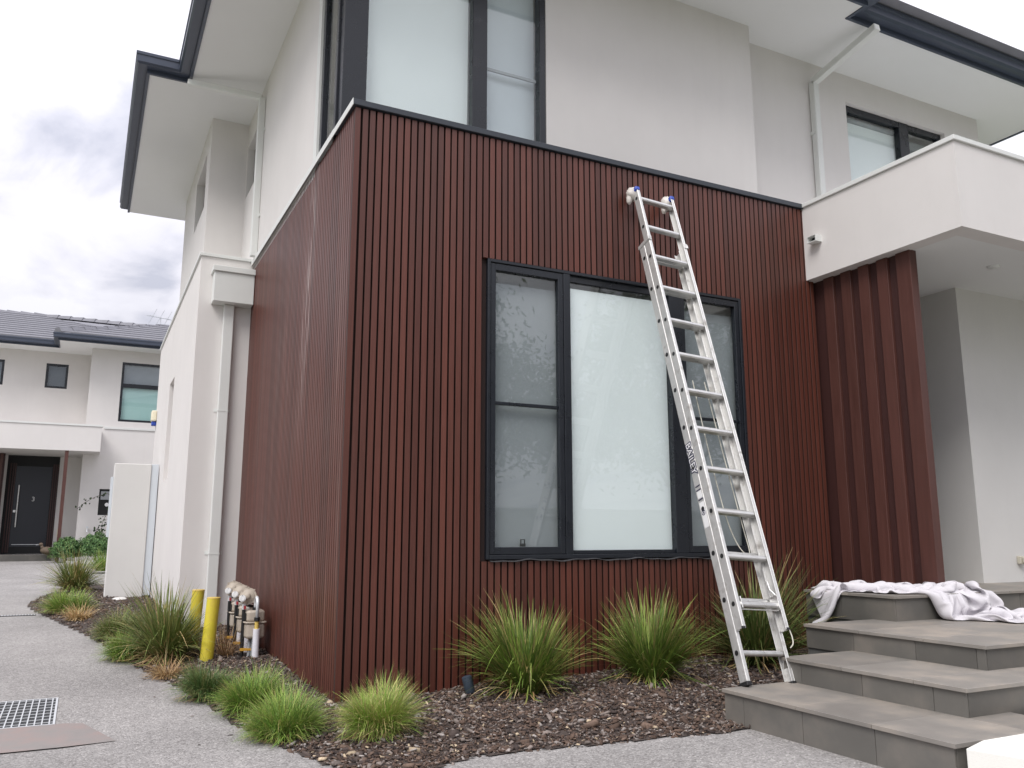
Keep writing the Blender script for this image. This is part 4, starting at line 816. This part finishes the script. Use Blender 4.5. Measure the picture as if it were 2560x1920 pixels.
# eaves of the neighbour
npart('soffit', MB().box(-9, -2.4, 20.05, YA+.2, ZS, ZS+.02).box(-2.4, 3.6, 19.0, YA+.2, ZS, ZS+.02), 'soffit')
NE = [(3.6, 19.0), (-2.38, 19.0), (-2.38, 20.05), (-9, 20.05)]
eaves(NE, nh, ZS)
def tile_roof(corner, xe, ye, slope, ridge, name):    # courses of tiles as overlapping steps up the slope
    m = MB()
    return m
def courses(poly_at, n, y0, dy, z0, slope, name):
    m = MB()
    for i in range(n):
        ya, yb = y0+i*dy, y0+(i+1)*dy+.04; za, zb = z0+i*dy*slope+.035, z0+(i+1)*dy*slope+.012
        xa0, xb0 = poly_at(i*dy); xa1, xb1 = poly_at((i+1)*dy)
        if xb0-xa0 < .05: break
        m.add([(xa0,ya,za),(xb0,ya,za),(xb1,yb,zb),(xa1,yb,zb),(xa0,ya,za-.04),(xb0,ya,za-.04)], [(0,1,2,3),(4,5,1,0)])
    return npart(name, m, 'rooftile')
SL = .40
courses(lambda d: (-9, 1.55-d*1.3 if d > 2.5 else 3.0), 12, 19.96, .315, 6.24, SL, 'roof')
courses(lambda d: (-2.44+d*1.0, 3.6), 9, 18.90, .315, 6.24, SL, 'roof')
rt2 = MB(); rt2.add([(-9,20,6.2),(3,20,6.2),(-9,23.7,7.66),(-.9,23.7,7.66),(3.5,26,6.2),(-9,27.6,6.2)], [(0,1,3,2),(1,4,3),(2,3,4,5)]); rt2.add([(-2.4,18.95,6.2),(3.6,18.95,6.2),(.4,21.7,7.28),(3.6,21.7,7.28),(.4,24,7.28),(-2.3,21,6.6)], [(0,1,3,2),(0,2,4,5)]); npart('roof_deck', rt2, 'rooftile')
def caps(a, b, n, w=.13):
    a, b = Vector(a), Vector(b); d = (b-a)/n; sd_ = d.cross(Vector((0, 0, 1))).normalized(); up_ = sd_.cross(d).normalized()
    for i in range(n):
        p, q = a+d*i, a+d*(i+1)*1.0+d*.12; m = MB()
        v = []
        for (c_, k, rise) in ((p, 1.0, .045), (q, .86, .012)):
            v += [c_-sd_*w*k-up_*.05, c_-sd_*w*k*.5+up_*(.02+rise), c_+sd_*w*k*.5+up_*(.02+rise), c_+sd_*w*k-up_*.05]
        m.add(v, [(0,4,5,1),(1,5,6,2),(2,6,7,3),(0,1,2,3),(7,6,5,4)]); m.build('ridge_tile', 'rooftile', nh)
caps((-2.44, 18.90, 6.28), (.35, 21.70, 7.33), 10); caps((-6.2, 23.75, 7.72), (-2.95, 23.75, 7.74), 9); caps((-.2, 21.9, 7.3), (-2.95, 23.75, 7.74), 0 or 8)
# balcony, post, door
npart('balcony', MB().box(-9, -1.21, 18.7, 18.85, 3.16, 3.80).box(-1.36, -1.21, 18.85, YB, 3.16, 3.80).box(-9, -1.36, 18.85, YA, 3.16, 3.24), 'render')
npart('balcony_capping', MB().box(-9, -1.19, 18.68, 18.87, 3.8005, 3.845), 'trim_pale')
npart('post', MB().box(-2.0, -1.92, 18.72, 18.85, .40, 3.159), 'porch_red')
npart('side_screen', MB().box(-4.4, -3.40, 20.2, 20.26, .5, 3.15), 'dark_red')
for i in range(7): npart('screen_slat', MB().box(-4.1+i*.1, -4.04+i*.1, 20.14, 20.199, .5, 3.15), 'porch_red')
npart('porch_step', MB().box(-9, -2.13, 19.9, YA, .2, .555), 'riser_tile', bevel=.01)
dr = npart('door', MB().box(-3.165, -2.31, YA+.02, YA+.06, .75, 2.88), 'door_navy')
npart('door_frame', MB().box(-3.375, -3.166, YA, YA+.10, .56, 3.17).box(-2.309, -2.146, YA, YA+.10, .56, 3.17).box(-3.166, -2.309, YA, YA+.10, 2.881, 3.17).box(-3.166, -2.309, YA, YA+.10, .56, .749), 'black')
for x in (-3.30, -3.24, -3.19, -2.29, -2.24, -2.19): npart('frame_slat', MB().box(x, x+.03, YA-.03, YA-.0005, .6, 2.95), 'dark_red')
MB().tube([(-3.05, YA-.05, 1.26), (-3.05, YA-.05, 2.37)], .017, 10).tube([(-3.05, YA-.05, 1.35), (-3.05, YA+.02, 1.35)], .01, 6).tube([(-3.05, YA-.05, 2.28), (-3.05, YA+.02, 2.28)], .01, 6).build('handle', 'alu_bright', dr)
MB().box(-3.14, -3.08, YA+.005, YA+.0199, 1.65, 1.71).build('lock', 'alu_bright', dr)
text_mesh('3', .17, (-2.74, YA+.017, 2.0), (1, 0, 0), (0, 0, 1), 'letter_white', 'door_number', dr, ext=.004)
MB().box(-3.10, -2.36, YA+.012, YA+.0199, .80, .815).build('kick_strip', 'galv', dr)
npart('meter_box', MB().box(-1.13, -.851, YB+.03, YB+.08, 1.575, 2.258), 'black'); npart('meter_box_panel', MB().box(-1.09, -.87, YB+.01, YB+.0299, 1.98, 2.2), 'pvc_grey'); npart('meter_dial', MB().lathe([(.05, 0), (.05, .02), (.001, .022)], (-.93, YB+.03, 1.85), (0, -1, 0), 14), 'letter_white')
npart('letter_slot', MB().box(-2.06, -1.99, YA-.06, YA-.001, 1.0, 1.22), 'cream')
tp = thing('garden_tap', (-1.34, YB, 1.15), 'small brass tap on the neighbouring wall above the bushes', 'tap')
MB().tube([(-1.345, YB, 1.2), (-1.345, YB-.08, 1.2), (-1.345, YB-.10, 1.13)], .016, 8).box(-1.37, -1.32, YB-.07, YB-.05, 1.23, 1.28).build('spout', 'galv', tp)
ant = thing('tv_antenna', (.05, 22.3, 7.2), 'thin metal television antenna on the neighbouring roof', 'antenna')
MB().tube([(.2, 22.3, 7.15), (.2, 22.3, 7.72)], .014, 6).build('mast', 'galv', ant); MB().beam((-.20, 22.1, 7.70), (.65, 22.5, 7.72), .02, .02).build('boom', 'galv', ant)
for i in range(8):
    x = -.15+i*.11; q = Vector((x, 22.12+i*.047, 7.71)); d = Vector((.1, -.12, .22 if i % 2 else -.02)); MB().tube([q-d, q+d], .006, 5).build('element', 'galv', ant)
# duck ornament
dk = thing('duck_ornament', (-2.28, 19.75, .56), 'brown duck shaped ornament on the neighbouring door step', 'ornament')
m = MB(); m.lathe([(.01, -.24), (.045, -.19), (.09, -.08), (.105, .02), (.085, .11), (.05, .16), (.01, .18)], (-2.2, 19.75, .655), (-1, 0, .12), 16); m.v = [(a, b, max(c, .556)) for a, b, c in m.v]; m.build('body', 'duck_brown', dk, smooth=True)
MB().tube([(-2.32, 19.75, .69), (-2.345, 19.75, .76), (-2.36, 19.75, .80)], [.05, .035, .03], 10).build('neck', 'duck_brown', dk, smooth=True)
MB().lathe([(.01, -.05), (.04, -.025), (.046, .0), (.035, .035), (.01, .05)], (-2.37, 19.75, .82), (-1, 0, .1), 12).build('head', 'duck_brown', dk, smooth=True); MB().lathe([(.02, 0), (.016, .05), (.008, .075)], (-2.41, 19.75, .812), (-1, 0, -.1), 8).build('bill', 'pvc_grey', dk, smooth=True)
# leafy things
def leaves(name, pts, nrm, size, cols, parent, rg, asp=.5, mat='leaf'):
    n = len(pts); d = rg.normal(0, 1, (n, 3)); nrm = nrm/np.linalg.norm(nrm, axis=1)[:, None]; nn = nrm+rg.normal(0, .55, (n, 3)); nn /= np.linalg.norm(nn, axis=1)[:, None]
    a = np.cross(nn, d); a /= np.linalg.norm(a, axis=1)[:, None]; b = np.cross(nn, a); L_ = size*rg.uniform(.6, 1.3, n)[:, None]
    V = np.stack([pts-a*L_*.5, pts+b*L_*asp*.5-nn*L_*.06, pts+a*L_*.5, pts-b*L_*asp*.5-nn*L_*.06], 1).reshape(-1, 3); q = np.arange(n*4).reshape(n, 4)
    cp = np.array(cols)[rg.integers(0, len(cols), n)]*rg.uniform(.7, 1.3, n)[:, None]; return finish(name, npmesh(name, V, q, mat, np.repeat(cp, 4, 0)), parent)
def bush(x, y, z, rx, rz, label, seed):
    rg = np.random.default_rng(seed); t = thing('round_shrub', (x, y, z), label, 'shrub', 'round shrubs by the neighbouring door')
    n = 9000; d = rg.normal(0, 1, (n, 3)); d /= np.linalg.norm(d, axis=1)[:, None]; d[:, 2] = np.abs(d[:, 2])*1.0-.25*(rg.uniform(0, 1, n) < .35)
    lum = 1+.10*np.sin(7*d[:, 0]+seed)*np.sin(6*d[:, 1]+2*seed)+.08*np.sin(13*d[:, 2]+9*d[:, 0]); r = (rg.uniform(.0, 1, n)**.25)*lum
    p = np.stack([x+d[:, 0]*rx*r, y+d[:, 1]*rx*r, z+rz*.34+d[:, 2]*rz*.66*r], -1); leaves('crown', p, d, .040, [(.065, .14, .045), (.045, .105, .032), (.10, .19, .06), (.14, .23, .08)], t, rg, .7)
    MB().tube([(x, y, z-.1), (x+.02, y, z+rz*.5)], [.03, .015], 6).build('stem', 'bark', t)
bush(-1.77, 18.42, .40, .36, .60, 'round clipped green shrub left of the other, by the red post', 31); bush(-1.12, 18.45, .40, .45, .70, 'taller round shrub nearer the fence panel', 32)
clump('soft_tussock', -1.02, 14.0, 700, .45, .35, .006, FG, (4, 4, 2, 1, .6), .6, 'small green grass clump beyond the fence panel edge', dry=60, base=.1, group=G2, seed=41, z=.33)
vn = thing('climbing_vine', (-.95, 19.5, .5), 'dark leaved vine twig arching over the neighbouring meter box', 'vine'); rg = np.random.default_rng(51)
stems = [smoothpath([Vector(p) for p in P_]) for P_ in ([(-.86, 19.5, .5), (-.88, 19.45, 1.3), (-.85, 19.4, 2.05), (-1.1, 19.4, 2.08), (-1.4, 19.4, 1.92), (-1.62, 19.4, 1.72)], [(-.86, 19.5, .5), (-.98, 19.45, 1.0), (-1.0, 19.45, 1.35), (-.92, 19.4, 1.6)], [(-.86, 19.5, .5), (-1.1, 19.45, .9), (-1.12, 19.4, 1.2)])]
m = MB(); [m.tube(s_, .006, 5) for s_ in stems]; m.build('stem', 'bark', vn)
pp = np.array([list(s_[int(i)]) for s_ in stems for i in np.linspace(3, len(s_)-1, 34)])+rg.normal(0, .045, (102, 3)); leaves('leaves', pp, np.tile([0., -1, .3], (len(pp), 1)), .075, [(.02, .03, .018), (.03, .05, .02), (.045, .075, .03)], vn, rg, .75)
# kerb and planting strip by the neighbour
struct(MB().box(-1.75, 3, 17.75, 17.9, .2, .44).build('kerb', 'render_cool'))

# ---------------------------------------------------------------- street trees behind the viewer (seen mirrored in the glass)
def tree(x, y, h, r, label, seed):
    rg = np.random.default_rng(seed); z0 = -.1; t = thing('street_tree', (x, y, z0), label, 'tree', 'street trees behind the viewer')
    tr_ = MB(); top = Vector((x+.2, y, z0+h*.55)); tr_.tube(smoothpath([Vector((x, y, z0-.2)), Vector((x+.05, y+.05, z0+h*.25)), top]), list(np.linspace(.16, .08, 13)), 9); ends = []
    for k in range(14):
        a = k*2.4+rg.uniform(0, .6); st_ = Vector((x, y, z0)).lerp(top, rg.uniform(.40, 1)); e_ = Vector((x+math.cos(a)*r*rg.uniform(.4, .9), y+math.sin(a)*r*rg.uniform(.4, .9), z0+h*rg.uniform(.36, .95)))
        md = (st_+e_)/2+Vector((0, 0, .2)); tr_.tube(smoothpath([st_, md, e_], 4), list(np.linspace(.055, .012, 9)), 6); ends += [md.lerp(e_, q) for q in (.2, .5, .8, 1)]
    tr_.build('trunk', 'bark', t, smooth=True)
    P_ = []; 
    for e_ in ends:
        k = 150; P_.append(np.array(e_)+rg.normal(0, 1, (k, 3))*np.array([.34, .34, .30])*r*.42)
    P_ = np.concatenate(P_); nrm = P_-np.array([x, y, z0+h*.55]); leaves('crown', P_, nrm+np.array([0, 0, .6]), .16, [(.05, .085, .025), (.035, .065, .02), (.08, .12, .035)], t, rg, .42)
tree(4.1, -10.0, 7.6, 2.6, 'leafy street tree behind the viewer, leftmost in the window reflection', 61)
tree(7.45, -9.8, 7.4, 2.7, 'leafy street tree behind the viewer, mirrored at the left mullion', 62)
tree(10.5, -9.9, 7.6, 2.6, 'leafy street tree behind the viewer, mirrored at the right mullion', 63)
tree(13.6, -10.1, 7.2, 2.6, 'leafy street tree behind the viewer, rightmost in the window reflection', 64)
bw2 = thing('boundary_wall', (6, -14.5, -.3), 'rendered boundary wall across the street behind the viewer', 'wall')
MB().box(-6, 22, -14.7, -14.5, -.35, 1.7).build('wall', 'render_cool', bw2); MB().box(-6.02, 22.02, -14.72, -14.48, 1.7005, 1.76).build('coping', 'render_cool', bw2)
